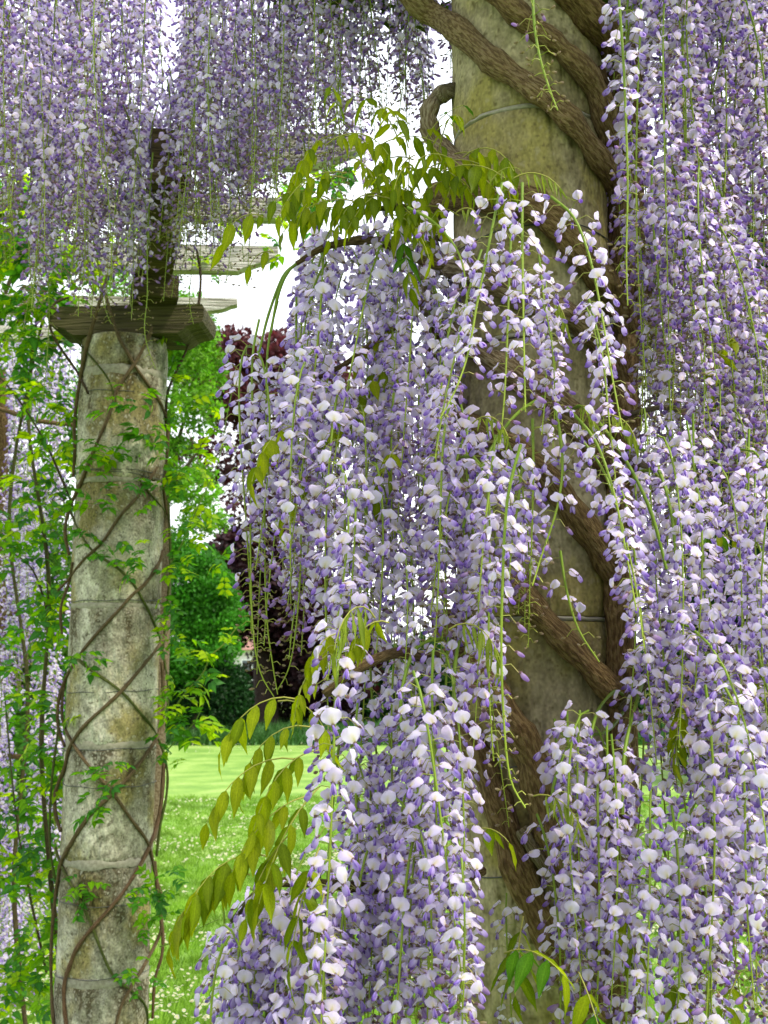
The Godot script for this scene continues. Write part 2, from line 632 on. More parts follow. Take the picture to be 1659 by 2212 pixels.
var sprays := []
func make_sprays() -> void:
	for i in 14:
		var n := 2 + i % 2
		var b := MB.new()
		var p := PackedVector3Array()
		var rr := PackedFloat32Array()
		for k in 5:
			p.append(Vector3(0, 0.004 * k - 0.0022 * k * k, 0.018 * k * (n * 0.45)))
			rr.append(0.0007)
		b.tube(p, rr, 3, Color(0.10, 0.20, 0.03), Color(0.13, 0.24, 0.03))
		var list := []
		for k in n + 1:
			var t := lerpf(0.35, 1.0, float(k) / n)
			var pos := p[clampi(int(t * 4), 0, 3)].lerp(p[clampi(int(t * 4) + 1, 0, 4)], t * 4 - int(t * 4))
			for sd in ([-1.0, 1.0] if k < n else [0.0]):
				var ld: Vector3 = (Vector3(sd, -0.1, 0.45 if sd != 0 else 1.0) + jit3(0.2)).normalized()
				var yy := (Vector3.UP + jit3(0.3))
				yy = (yy - ld * yy.dot(ld)).normalized()
				list.append([(i + rng.randi() % 2) % 4 if i < 8 else 4 + rng.randi() % 3, Transform3D(Basis(yy.cross(ld), yy, ld) * Basis.from_scale(Vector3.ONE * rng.randf_range(0.8, 1.15)), pos)])
		var whole := MB.new()
		whole.join(b, Transform3D.IDENTITY)
		for l in list:
			whole.join(leaflets["rose"][l[0]], l[1])
		sprays.append({"stalk": b.mesh(M.leaf), "list": list, "whole": whole.mesh(M.leaf)})

var rose_single := {}
func spray(plant: Node3D, at: Vector3, size: float, pieces := false, face := Vector3.ZERO, lime := 0.0) -> void:
	var s: Dictionary = sprays[rng.randi() % 8 if rng.randf() >= lime else 8 + rng.randi() % 6]
	var d := (Vector3(jit(1), jit(0.6) - 0.15, jit(1)) + face).normalized()
	var yy := (Vector3.UP + jit3(0.6))
	yy = (yy - d * yy.dot(d)).normalized()
	var x := Transform3D(Basis(yy.cross(d), yy, d) * Basis.from_scale(Vector3.ONE * size * rng.randf_range(0.8, 1.25)), at)
	if not pieces:
		part("leaf_spray", s.whole, plant, x)
		return
	var o := part("leaf_spray", s.stalk, plant, x)
	for l in s.list:
		if not rose_single.has(l[0]):
			rose_single[l[0]] = leaflets["rose"][l[0]].mesh(M.leaf)
		part("leaflet", rose_single[l[0]], o, l[1])

# ---------------------------------------------------------------- woody stems
func woody(called: String, plant: Node3D, px: Array, cen: Vector2, rad: float, r0: float, r1: float, mat: Material, c0: Color, c1: Color, sides := 10) -> void:
	var flat := PackedVector3Array()
	for q in px:
		flat.append(Vector3(q[0], q[1], 0))
	var p := PackedVector3Array()
	for q in smooth_path(flat, 7):
		p.append(wrap_pt(cen, rad + maxf(r0, r1) * 0.8, q.x, q.y))
	for k in 3: # ease the turns at the edges of the column
		for i in range(1, p.size() - 1):
			p[i] = p[i] * 0.5 + (p[i - 1] + p[i + 1]) * 0.25
	stem_mesh(called, plant, p, r0, r1, mat, c0, c1, sides)

func free_stem(called: String, plant: Node3D, px: Array, r0: float, r1: float, mat: Material, c0: Color, c1: Color, sides := 8) -> void:
	var p := PackedVector3Array()
	for q in px:
		p.append(pt(q[0], q[1], q[2]))
	p = smooth_path(p, 6)
	stem_mesh(called, plant, p, r0, r1, mat, c0, c1, sides)

func stem_mesh(called: String, plant: Node3D, p: PackedVector3Array, r0: float, r1: float, mat: Material, c0: Color, c1: Color, sides: int) -> void:
	var rr := PackedFloat32Array()
	var n := p.size()
	for i in n:
		var t := float(i) / (n - 1)
		rr.append(lerpf(r0, r1, t) * (1.0 + 0.10 * sin(i * 0.9 + r0 * 900.0) + jit(0.06)))
	var b := MB.new()
	b.tube(p, rr, sides if r0 < 0.015 else 16, c0, c1, 0.10 if r0 > 0.015 else 0.06, rng)
	part(called, b.mesh(mat), plant)

# ---------------------------------------------------------------- trees
func clump_mesh(n: int, spread: float, size: float, wide: float, mat: Material) -> ArrayMesh:
	var b := MB.new()
	for i in n:
		var d := jit3(1.0).normalized()
		var yy := jit3(1.0)
		yy = (yy - d * yy.dot(d)).normalized()
		var o := jit3(spread)
		var w := rng.randf_range(0.7, 1.25)
		var x := yy.cross(d)
		var l := size * rng.randf_range(0.7, 1.3)
		var col := Color(w, w, w)
		var k := b.add(o, col)
		b.add(o + d * l * 0.5 + x * l * wide * 0.5 + yy * l * 0.08, col)
		b.add(o + d * l, col)
		b.add(o + d * l * 0.5 - x * l * wide * 0.5 + yy * l * 0.08, col)
		b.quad(k, k + 1, k + 2, k + 3)
	return b.mesh(mat)

func rel(o: Vector3, x: float, y: float, d: float) -> Vector3:
	return pt(x, y, d) - o

func crown(tree: Node3D, blobs: Array, per: float, m: Mesh, col: Color, vary: float, scale_ := 1.0, called := "crown") -> void:
	var where := []
	var tints := []
	var n := noise(int(blobs[0][0].x * 100) + 7, 1.1, 3)
	for bl in blobs:
		var c: Vector3 = bl[0]
		var r: Vector3 = bl[1]
		var count := int(per * pow(r.x * r.y * r.z, 0.667))
		for i in count:
			var d := jit3(1.0)
			while d.length_squared() > 1.0:
				d = jit3(1.0)
			d = d.normalized() * pow(d.length(), 0.45)
			var p := c + d * r
			if n.get_noise_3dv(p * (1.6 / maxf(r.x, 0.5))) < -0.16:
				continue
			var w := 1.0 + jit(vary) + 0.5 * n.get_noise_3dv(p * 2.0)
			where.append(Transform3D(Basis.from_euler(jit3(PI)).scaled_local(Vector3.ONE * scale_ * rng.randf_range(0.7, 1.3)), p))
			tints.append(Color(col.r * w * (1.0 + jit(0.12)), col.g * w, col.b * w))
	multi(called, m, where, tints, tree)

func trunk(tree: Node3D, a: Vector3, b: Vector3, r0: float, r1: float, limbs: Array, col: Color) -> void:
	var p := smooth_path(PackedVector3Array([a, a.lerp(b, 0.35) + Vector3(jit(r0), 0, jit(r0)), a.lerp(b, 0.7) + Vector3(jit(r0), 0, jit(r0)), b]), 4)
	var rr := PackedFloat32Array()
	for i in p.size():
		rr.append(lerpf(r0, r1, float(i) / (p.size() - 1)))
	var m := MB.new()
	m.tube(p, rr, 9, col, col, 0.06, rng)
	part("trunk", m.mesh(M.bark), tree)
	for e in limbs:
		var o := a.lerp(b, rng.randf_range(0.45, 0.95))
		var l := MB.new()
		l.tube(smooth_path(PackedVector3Array([o, o.lerp(e, 0.5) + Vector3(0, 0.1 * o.distance_to(e), 0), e]), 4), PackedFloat32Array([r1 * 0.8, r1 * 0.72, r1 * 0.64, r1 * 0.56, r1 * 0.48, r1 * 0.4, r1 * 0.32, r1 * 0.24, r1 * 0.15]), 6, col, col)
		part("limb", l.mesh(M.bark), tree)

func box(b: MB, lo: Vector3, hi: Vector3, col := Color.WHITE) -> void:
	var v := []
	for i in 8:
		v.append(Vector3(hi.x if i & 1 else lo.x, hi.y if i & 2 else lo.y, hi.z if i & 4 else lo.z))
	for f in [[0, 2, 3, 1], [4, 5, 7, 6], [0, 4, 6, 2], [1, 3, 7, 5], [2, 6, 7, 3], [0, 1, 5, 4]]:
		b.face([v[f[3]], v[f[2]], v[f[1]], v[f[0]]], col)

# a timber with a shaped end: outline in x and y, extruded along z
func shaped(outline: PackedVector2Array, depth: float, col := Color.WHITE) -> MB:
	var b := MB.new()
	var tri := Geometry2D.triangulate_polygon(outline)
	for s in [1.0, -1.0]:
		var k := b.v.size()
		for q in outline:
			b.add(Vector3(q.x, q.y, s * depth * 0.5), col)
		for i in range(0, tri.size(), 3):
			if s > 0: b.tri(k + tri[i], k + tri[i + 2], k + tri[i + 1])
			else: b.tri(k + tri[i], k + tri[i + 1], k + tri[i + 2])
	for i in outline.size():
		var a := outline[i]
		var c := outline[(i + 1) % outline.size()]
		b.face([Vector3(a.x, a.y, depth * 0.5), Vector3(c.x, c.y, depth * 0.5), Vector3(c.x, c.y, -depth * 0.5), Vector3(a.x, a.y, -depth * 0.5)], col)
	return b

func rafter_outline(length: float, h: float) -> PackedVector2Array: # right end at x = 0 shaped in an ogee
	var o := PackedVector2Array([Vector2(-length, h), Vector2(-length, 0), Vector2(-0.20, 0)])
	for i in 7:
		var t := i / 6.0
		o.append(Vector2(-0.18 + 0.15 * t, 0.55 * h * (1.0 - cos(t * PI)) * 0.5 + 0.01 * sin(t * TAU)))
	o.append(Vector2(-0.005, h * 0.62))
	o.append(Vector2(0, h * 0.66))
	o.append(Vector2(0, h))
	return o

# ================================================================ the scene
func _ready() -> void:
	rng.seed = 20240
	var cam := Camera3D.new()
	cam.name = "camera"
	add_child(cam)
	cam.position = Vector3(0, EYE, 0)
	cam.rotation_degrees = Vector3(PITCH, 0, 0)
	cam.fov = rad_to_deg(2.0 * atan(1106.0 / F))
	cam.near = 0.05
	cam.far = 600.0
	cam.current = true
	var lens := CameraAttributesPhysical.new()
	lens.frustum_focal_length = 25.7
	lens.frustum_focus_distance = 1.95
	lens.exposure_aperture = 7.0
	cam.attributes = lens
	cam.fov = rad_to_deg(2.0 * atan(1106.0 / F))
	var we := WorldEnvironment.new()
	we.name = "environment"
	var env := Environment.new()
	env.background_mode = Environment.BG_SKY
	var sm := ProceduralSkyMaterial.new()
	sm.sky_top_color = Color(0.93, 0.955, 1.0)
	sm.sky_horizon_color = Color(1.0, 1.0, 1.0)
	sm.sky_curve = 0.2
	sm.ground_bottom_color = Color(0.35, 0.42, 0.25)
	sm.ground_horizon_color = Color(0.8, 0.84, 0.8)
	sm.sun_angle_max = 2.0
	var sky := Sky.new()
	sky.sky_material = sm
	env.sky = sky
	env.tonemap_mode = Environment.TONE_MAPPER_LINEAR
	env.tonemap_exposure = 2.1
	env.sdfgi_enabled = true
	env.ssao_enabled = true
	env.ssil_enabled = true
	we.environment = env
	add_child(we)
	var sun := DirectionalLight3D.new()
	sun.name = "sun"
	sun.light_energy = 1.0
	sun.light_color = Color(1.0, 0.97, 0.9)
	sun.light_angular_distance = 12.0
	sun.shadow_enabled = true
	add_child(sun)
	sun.look_at_from_position(Vector3.ZERO, Vector3(-0.50, -0.85, -0.28))

	materials()
	ground()
	background()
	columns()
	timbers()
	make_florets()
	make_racemes()
	make_leaves()
	make_sprays()
	near_wisteria()
	overhead_wisteria()
	far_wisteria()
	roses()

func materials() -> void:
	M.petal = leafy("petal", 0.6, 1.4, Color(0.93, 0.85, 1.0))
	M.petal.metallic_specular = 0.25
	M.stem = leafy("green stalk", 0.5, 0.15)
	M.leaf = leafy("leaf", 0.42, 1.4, Color(0.95, 1.0, 0.4))
	M.leaf.metallic_specular = 0.25
	M.leaf.albedo_texture = vein_image()
	M.tree_leaf = leafy("tree leaf", 0.5, 0.8, Color(0.9, 1.0, 0.5))
	M.beech_leaf = leafy("copper leaf", 0.45, 0.7, Color(1.0, 0.6, 0.6))
	M.blade = leafy("grass blade", 0.6, 0.6, Color(0.9, 1.0, 0.5))
	var bk := std("bark", 0.9)
	bk.albedo_texture = ramp_tex(noise(31, 0.02, 5), [0.0, 0.42, 0.6, 1.0], [Color(0.58, 0.52, 0.44), Color(0.78, 0.73, 0.65), Color(0.95, 0.93, 0.88), Color(1, 1, 1)])
	bk.uv1_scale = Vector3(2, 3.2, 1)
	bk.heightmap_enabled = true
	bk.heightmap_texture = grey_tex(noise(33, 0.03, 5))
	bk.heightmap_scale = 0.55
	M.bark = bk
	var wd := std("weathered timber", 0.85)
	wd.albedo_texture = ramp_tex(noise(41, 0.012, 5), [0.0, 0.4, 0.55, 1.0], [Color(0.5, 0.48, 0.44), Color(0.8, 0.79, 0.76), Color(0.93, 0.92, 0.9), Color(1, 1, 1)])
	wd.uv1_triplanar = true
	wd.uv1_scale = Vector3(0.5, 9, 6)
	wd.heightmap_enabled = true
	wd.heightmap_texture = grey_tex(noise(42, 0.02, 5))
	wd.heightmap_scale = 0.5
	M.timber = wd
	var mo := std("mortar", 0.95)
	mo.albedo_texture = ramp_tex(noise(51, 0.03, 4), [0.0, 0.5, 1.0], [lin(0.15, 0.14, 0.10), lin(0.24, 0.225, 0.17), lin(0.33, 0.32, 0.26)])
	mo.uv1_triplanar = true
	mo.uv1_scale = Vector3.ONE * 4
	M.mortar = mo
	M.wire = std("wire", 0.5)
	M.wire.metallic = 0.0
	M.paint = std("plain", 0.8)
	var glass := std("window glass", 0.08)
	M.glass = glass

func vein_image() -> ImageTexture: # midrib, side veins and a little mottling
	var n := noise(58, 0.06, 4)
	var im := Image.create(96, 192, false, Image.FORMAT_RGB8)
	for y in 192:
		for x in 96:
			var s := absf(x - 47.5) / 48.0
			var t := y / 192.0
			var v := 0.88 + 0.12 * n.get_noise_2d(x, y)
			var side := absf(fposmod((t - s * 0.16) * 9.0, 1.0) - 0.5)
			v += 0.14 * smoothstep(0.12, 0.0, side) * (1.0 - s)
			v += 0.16 * smoothstep(0.08, 0.0, s)
			v -= 0.10 * smoothstep(0.85, 1.0, s)
			im.set_pixel(x, y, Color(v, v, v))
	return ImageTexture.create_from_image(im)

func ground() -> void:
	var g := MB.new()
	g.face([Vector3(-300, 0, 60), Vector3(-300, 0, -400), Vector3(300, 0, -400), Vector3(300, 0, 60)])
	var gm := std("mown grass", 0.9)
	gm.albedo_texture = ramp_tex(noise(61, 0.006, 5), [0.15, 0.45, 0.6, 0.85], [lin(0.10, 0.20, 0.028), lin(0.145, 0.255, 0.042), lin(0.18, 0.285, 0.055), lin(0.22, 0.32, 0.08)], 1024)
	gm.uv1_triplanar = true
	gm.uv1_world_triplanar = true
	gm.uv1_scale = Vector3.ONE * 0.16
	gm.heightmap_enabled = true
	gm.heightmap_texture = grey_tex(noise(62, 0.08, 4))
	gm.heightmap_scale = 3.0
	var o := part("lawn", g.mesh(gm), self)
	tag(o, "bright green mown lawn stretching away behind the pergola", "lawn", "", "structure")
	# blades of grass in the nearer part of the lawn
	var t := MB.new()
	for i in 7:
		var a := rng.randf() * TAU
		var base := Vector3(jit(0.03), 0, jit(0.03))
		var side := Vector3(cos(a), 0, sin(a)) * 0.0035
		var lean := Vector3(jit(0.03), rng.randf_range(0.028, 0.055), jit(0.03))
		var c := Color(1, 1, 1) * rng.randf_range(0.75, 1.2)
		var k := t.add(base - side, c)
		t.add(base + side, c)
		t.add(base + lean, c)
		t.tri(k, k + 1, k + 2)
	var tuft := t.mesh(M.blade)
	var where := []
	var tints := []
	var n := noise(63, 0.25, 3)
	for i in 42000:
		var z := -4.6 - 10.5 * pow(rng.randf(), 1.25)
		var x := rng.randf_range(-0.52, 0.45) * -z
		var w := 1.0 + 0.5 * n.get_noise_2d(x * 4, z * 4)
		where.append(Transform3D(Basis(Vector3.UP, rng.randf() * TAU).scaled_local(Vector3.ONE * rng.randf_range(0.7, 1.3)), Vector3(x, 0.001, z)))
		tints.append(Color(0.175 * w, 0.335 * w, 0.026 * w))
	tag(multi("grass", tuft, where, tints, self), "short bright grass blades of the lawn near the pergola", "grass", "", "stuff")
	# daisies: a disc of white rays each
	var f := MB.new()
	for i in 8:
		var a := TAU * i / 8
		var d := Vector3(cos(a), 0.15, sin(a))
		var s := Vector3(-sin(a), 0, cos(a))
		var k := f.add(Vector3.ZERO, Color(0.8, 0.7, 0.2))
		f.add(d * 0.009 + s * 0.004, Color(0.85, 0.85, 0.82))
		f.add(d * 0.013, Color(0.85, 0.85, 0.82))
		f.add(d * 0.009 - s * 0.004, Color(0.85, 0.85, 0.82))
		f.quad(k, k + 1, k + 2, k + 3)
	var daisy := f.mesh(M.petal)
	where = []
	tints = []
	n = noise(64, 0.35, 3)
	while where.size() < 10000:
		var z := -4.8 - 9.6 * rng.randf()
		if rng.randf() < 0.08:
			z = -23.0 - 3.2 * rng.randf()
		var x := rng.randf_range(-0.5, 0.45) * -z
		if n.get_noise_2d(x * 1.3, z * 2.6) < rng.randf_range(-0.15, 0.35):
			continue
		var tilt := Basis(Vector3.RIGHT, 0.35 + jit(0.5)) * Basis(Vector3.BACK, jit(0.4))
		where.append(Transform3D(tilt.scaled_local(Vector3.ONE * rng.randf_range(0.5, 1.0)), Vector3(x, rng.randf_range(0.045, 0.07), z)))
		tints.append(Color(1, 1, 1))
	tag(multi("daisies", daisy, where, tints, self), "white daisies scattered through the lawn", "daisies", "", "stuff")
	# the rough grass along the far side of the lawn
	where = []
	tints = []
	for i in 9000:
		var z := rng.randf_range(-31.0, -26.2)
		var x := rng.randf_range(-0.5, 0.45) * -z
		var w := 1.0 + jit(0.3)
		where.append(Transform3D(Basis(Vector3.UP, rng.randf() * TAU).scaled_local(Vector3(8, 7, 8) * rng.randf_range(0.6, 1.4)), Vector3(x, 0.002, z)))
		tints.append(Color(0.05 * w, 0.15 * w, 0.03 * w))
	tag(multi("rough_grass", tuft, where, tints, self), "long dark grass along the far edge of the lawn", "grass", "", "stuff")

func background() -> void:
	var leaf_a := clump_mesh(16, 0.16, 0.085, 0.55, M.tree_leaf)
	var leaf_b := clump_mesh(16, 0.30, 0.16, 0.6, M.tree_leaf)
	var leaf_c := clump_mesh(16, 0.30, 0.15, 0.65, M.beech_leaf)
	# bright maple just behind the pillar
	var t := thing("maple_tree", "light green maple tree rising behind the rose-covered column", "tree", Vector3(pt(330, 1500, 11).x, 0, -11))
	var o := t.position
	trunk(t, Vector3.ZERO, rel(o, 345, 900, 11), 0.12, 0.05, [rel(o, 420, 840, 11), rel(o, 400, 700, 11.3), rel(o, 280, 800, 11), rel(o, 440, 960, 10.6)], Color(0.16, 0.13, 0.09))
	crown(t, [[rel(o, 395, 720, 11), Vector3(0.36, 0.42, 0.4)], [rel(o, 425, 800, 11), Vector3(0.28, 0.42, 0.4)], [rel(o, 415, 880, 10.8), Vector3(0.30, 0.2, 0.4)], [rel(o, 415, 1050, 10.8), Vector3(0.28, 0.18, 0.3)], [rel(o, 440, 1120, 10.8), Vector3(0.22, 0.14, 0.3)], [rel(o, 300, 700, 11.4), Vector3(0.6, 0.7, 0.5)], [rel(o, 385, 1000, 11), Vector3(0.24, 0.25, 0.3)], [rel(o, 250, 900, 11), Vector3(0.5, 0.8, 0.5)]], 2600, clump_mesh(14, 0.07, 0.05, 0.5, M.tree_leaf), Color(0.13, 0.33, 0.012), 0.3)
	# lower, darker green shrub under it
	t = thing("weeping_shrub", "mid green drooping shrub below the maple, at the lawn's far side", "shrub", Vector3(pt(420, 1500, 27).x, 0, -27))
	o = t.position
	trunk(t, Vector3.ZERO, rel(o, 410, 1380, 27), 0.09, 0.05, [rel(o, 450, 1300, 27), rel(o, 380, 1300, 27)], Color(0.10, 0.08, 0.06))
	crown(t, [[rel(o, 480, 1400, 26.5), Vector3(0.35, 0.3, 0.4)], [rel(o, 500, 1340, 26.5), Vector3(0.3, 0.22, 0.3)], [rel(o, 440, 1215, 26.6), Vector3(0.4, 0.25, 0.3)], [rel(o, 365, 1180, 26.8), Vector3(0.5, 0.4, 0.4)], [rel(o, 470, 1262, 26.4), Vector3(0.35, 0.2, 0.3)], [rel(o, 400, 1260, 27), Vector3(0.95, 0.85, 0.8)], [rel(o, 455, 1320, 27), Vector3(0.7, 0.95, 0.7)], [rel(o, 375, 1390, 27), Vector3(0.9, 1.0, 0.7)]], 1500, leaf_a, Color(0.055, 0.24, 0.014), 0.3)
	# copper beech
	t = thing("copper_beech", "dark red copper beech across the lawn with sky in its gaps", "tree", Vector3(pt(578, 1500, 30).x, 0, -30))
	o = t.position
	trunk(t, Vector3.ZERO, rel(o, 572, 1000, 30), 0.36, 0.16, [rel(o, 480, 830, 30), rel(o, 620, 800, 30), rel(o, 520, 900, 29), rel(o, 690, 1000, 30), rel(o, 560, 780, 31), rel(o, 480, 1150, 29)], Color(0.07, 0.05, 0.045))
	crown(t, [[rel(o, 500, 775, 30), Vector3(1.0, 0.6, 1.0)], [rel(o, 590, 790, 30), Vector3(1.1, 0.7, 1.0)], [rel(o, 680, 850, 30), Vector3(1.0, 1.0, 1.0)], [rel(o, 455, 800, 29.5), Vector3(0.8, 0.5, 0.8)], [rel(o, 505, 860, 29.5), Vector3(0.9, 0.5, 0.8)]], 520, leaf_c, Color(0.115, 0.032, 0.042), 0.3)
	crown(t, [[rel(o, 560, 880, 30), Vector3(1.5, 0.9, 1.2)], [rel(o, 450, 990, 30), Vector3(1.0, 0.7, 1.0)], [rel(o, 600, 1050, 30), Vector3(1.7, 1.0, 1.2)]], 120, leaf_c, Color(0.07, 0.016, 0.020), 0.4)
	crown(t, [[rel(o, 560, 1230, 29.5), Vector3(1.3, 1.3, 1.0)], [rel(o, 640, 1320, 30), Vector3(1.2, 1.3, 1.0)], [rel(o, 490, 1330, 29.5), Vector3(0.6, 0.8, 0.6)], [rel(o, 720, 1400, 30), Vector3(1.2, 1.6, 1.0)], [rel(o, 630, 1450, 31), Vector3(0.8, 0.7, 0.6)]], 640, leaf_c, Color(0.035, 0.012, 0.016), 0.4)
	# round clipped bush
	t = thing("round_bush", "dark green rounded bush at the far edge of the lawn", "bush", Vector3(pt(455, 1560, 27.5).x, 0, -27.5))
	o = t.position
	crown(t, [[rel(o, 470, 1505, 27.5), Vector3(0.75, 0.85, 0.7)], [rel(o, 390, 1530, 27.5), Vector3(0.8, 0.75, 0.7)], [rel(o, 320, 1500, 27.5), Vector3(0.9, 1.1, 0.7)]], 2300, leaf_a, Color(0.012, 0.055, 0.010), 0.35)
	trunk(t, Vector3.ZERO, Vector3(0, 0.7, 0), 0.1, 0.06, [], Color(0.07, 0.06, 0.05))
	for k in 2:
		t = thing("tall_shrub", ["tall leafy shrub behind the shaded wisteria at the far left", "lower leafy shrub left of the slim column, beyond the rose"][k], "shrub", Vector3(pt([-40, 110][k], 1500, 8.6 + k).x, 0, -8.6 - k))
		o = t.position
		trunk(t, Vector3.ZERO, Vector3(0, [3.9, 2.4][k], 0), 0.07, 0.04, [Vector3(0.4, 2.2, 0), Vector3(-0.4, 2.0, 0)] if k == 0 else [], Color(0.09, 0.07, 0.05))
		crown(t, [[Vector3(0, 3.5, 0), Vector3(0.7, 1.1, 0.5)], [Vector3(0.1, 2.2, 0), Vector3(0.7, 1.0, 0.5)], [Vector3(0.1, 1.0, 0), Vector3(0.7, 1.0, 0.5)]] if k == 0 else [[Vector3(0, 1.0, 0), Vector3(0.5, 1.0, 0.4)], [Vector3(-0.05, 2.1, 0), Vector3(0.45, 0.8, 0.4)]], 1500, clump_mesh(14, 0.09, 0.06, 0.55, M.tree_leaf), [Color(0.055, 0.16, 0.012), Color(0.09, 0.22, 0.012)][k], 0.4)
	# hedge of dark shrubs that closes the lawn
	for k in 7:
		var hx := [-260, 40, 640, 860, 1130, 1420, 1730][k] as float
		t = thing("evergreen_shrub", ["dark evergreen shrub far left behind the hanging flowers", "dark evergreen shrub left of the rose-covered column", "dark shrub at the foot of the copper beech", "dark shrub right of the copper beech, behind the flowers", "dark shrub seen behind the near column", "dark shrub behind the right-hand flower mass", "dark shrub at the far right of the lawn"][k], "shrub", Vector3(pt(hx, 1500, 32).x, 0, -32), "dark shrubs along the far edge of the lawn")
		o = t.position
		crown(t, [[Vector3(0, 1.0, 0), Vector3(1.9, 1.3, 1.0)], [Vector3(0.9, 1.5, 0.3), Vector3(1.3, 1.3, 0.8)]], 420, leaf_b, [Color(0.02, 0.08, 0.014), Color(0.03, 0.025, 0.014)][1 if k == 2 else 0], 0.4)
		trunk(t, Vector3.ZERO, Vector3(0, 1.0, 0), 0.1, 0.05, [], Color(0.07, 0.06, 0.05))
	# dark conifers at the right
	for k in 2:
		var cx := [1640, 1830][k] as float
		t = thing("dark_conifer", ["tall dark evergreen tree behind the flowers at the right edge", "second dark evergreen beyond the right edge"][k], "tree", Vector3(pt(cx, 1500, 17 + k).x, 0, -17 - k))
		trunk(t, Vector3.ZERO, Vector3(0, 9.0, 0), 0.2, 0.05, [Vector3(0.8, 3, 0), Vector3(-0.8, 4, 0)], Color(0.05, 0.04, 0.03))
		for i in 9:
			var y := 0.8 + i * 1.0
			crown(t, [[Vector3(jit(0.15), y, 0), Vector3(1.1 - i * 0.08, 0.75, 0.9 - i * 0.07)]], 420, leaf_b, Color(0.010, 0.045, 0.012), 0.5, 1.0, "crown")
	# the pale house glimpsed between the trunks
	var h := thing("house", "pale house with a red tiled roof, glimpsed past the beech trunk", "house", Vector3(pt(540, 1500, 60).x, 0, -60))
	var w := MB.new()
	box(w, Vector3(-3.2, 0, -3), Vector3(3.2, 3.1, 0), Color(0.62, 0.60, 0.58))
	part("wall", w.mesh(M.paint), h)
	var r := MB.new()
	var ro := [Vector3(-3.5, 3.0, 0.4), Vector3(3.5, 3.0, 0.4), Vector3(3.5, 4.6, -1.5), Vector3(-3.5, 4.6, -1.5), Vector3(-3.5, 3.0, -3.4), Vector3(3.5, 3.0, -3.4)]
	r.face([ro[0], ro[3], ro[2], ro[1]], Color(0.24, 0.13, 0.11))
	r.face([ro[3], ro[4], ro[5], ro[2]], Color(0.24, 0.13, 0.11))
	r.face([ro[0], ro[4], ro[3]], Color(0.24, 0.13, 0.11))
	r.face([ro[1], ro[2], ro[5]], Color(0.24, 0.13, 0.11))
	r.face([ro[0], ro[1], ro[5], ro[4]], Color(0.24, 0.13, 0.11))
	part("roof", r.mesh(M.paint), h)
	for i in 3:
		var f := MB.new()
		box(f, Vector3(-2.4 + i * 1.9, 1.0, 0.002), Vector3(-1.2 + i * 1.9, 2.5, 0.06), Color(0.8, 0.8, 0.8))
		var fr := part("window", f.mesh(M.paint), h)
		for j in 4:
			var g := MB.new()
			var gx := -2.34 + i * 1.9 + (j % 2) * 0.56
			var gy := 1.06 + (j / 2) * 0.72
			box(g, Vector3(gx, gy, 0.045), Vector3(gx + 0.5, gy + 0.66, 0.066), Color(0.10, 0.12, 0.14))
			part("pane", g.mesh(M.glass), fr)

func columns() -> void:
	var n := noise(71, 0.05, 3)
	# near column
	var tall := 3.6
	var joints := [0.42, 0.95, height_at(NEAR_C, NEAR_R, 1200, 1335), height_at(NEAR_C, NEAR_R, 1200, 720), 2.75, 3.6]
	var tex := stone_image(0.85, 81, 512, 1024, 0.50, Color(0.285, 0.25, 0.145), Color(0.18, 0.152, 0.076), Color(0.085, 0.064, 0.024), Color(0.225, 0.192, 0.050), joints, tall)
	var sm := std("old stone", 0.92, false)
	sm.albedo_texture = tex
	sm.heightmap_enabled = true
	sm.heightmap_texture = grey_tex(noise(82, 0.05, 5), 512)
	sm.heightmap_scale = 1.1
	sm.uv1_scale = Vector3(1, 1, 1)
	var c := thing("stone_column", "large round stone column wound with thick brown wisteria stems", "column", Vector3(NEAR_C.x, 0, NEAR_C.y))
	var y0 := 0.0
	for j in joints:
		part("stone_drum", drum(Vector2.ZERO, NEAR_R, y0, j - 0.003, tall, n, 0.0035).mesh(sm), c)
		if j < 3.0:
			part("mortar_joint", mortar(Vector2.ZERO, NEAR_R - 0.004, j, 0.008, n).mesh(M.mortar), c)
		y0 = j + 0.003
	for wy in [[1050, 508], [1280, 1030], [1100, 1660], [1150, 1900]]:
		part("wire", wire_ring(Vector2.ZERO, NEAR_R + 0.001, height_at(NEAR_C, NEAR_R, wy[0], wy[1]), 0.012, 1.0).mesh(M.wire), c)
	# the column at the left
	tall = height_at(FAR_C, FAR_R, 262, 712)
	joints = []
	for y in [2460, 2125, 1868, 1612, 1306, 1034, 795]:
		joints.append(height_at(FAR_C, FAR_R, 250, y))
	joints.append(tall)
	tex = stone_image(1.15, 91, 512, 1024, 1.5, Color(0.42, 0.405, 0.32), Color(0.222, 0.21, 0.15), Color(0.045, 0.034, 0.014), Color(0.175, 0.145, 0.04), joints, tall)
	sm = sm.duplicate()
	sm.albedo_texture = tex
	c = thing("stone_column", "slimmer mossy stone column laced with rose canes and wires", "column", Vector3(FAR_C.x, 0, FAR_C.y))
	y0 = 0.0
	for i in joints.size():
		var j: float = joints[i]
		part("stone_drum", drum(Vector2.ZERO, FAR_R + jit(0.002), y0, j - 0.003, tall, n, 0.005).mesh(sm), c)
		if i < joints.size() - 1:
			part("mortar_joint", mortar(Vector2.ZERO, FAR_R - 0.002, j, 0.034 + jit(0.014), n).mesh(M.mortar), c)
		y0 = j + 0.003
	for wy in [843, 1010, 1021, 1294, 1492, 1623, 1697, 1955, 2118]:
		part("wire", wire_ring(Vector2.ZERO, FAR_R, height_at(FAR_C, FAR_R, 250, wy), 0.008 + jit(0.004), rng.randf() * 6).mesh(M.wire), c)

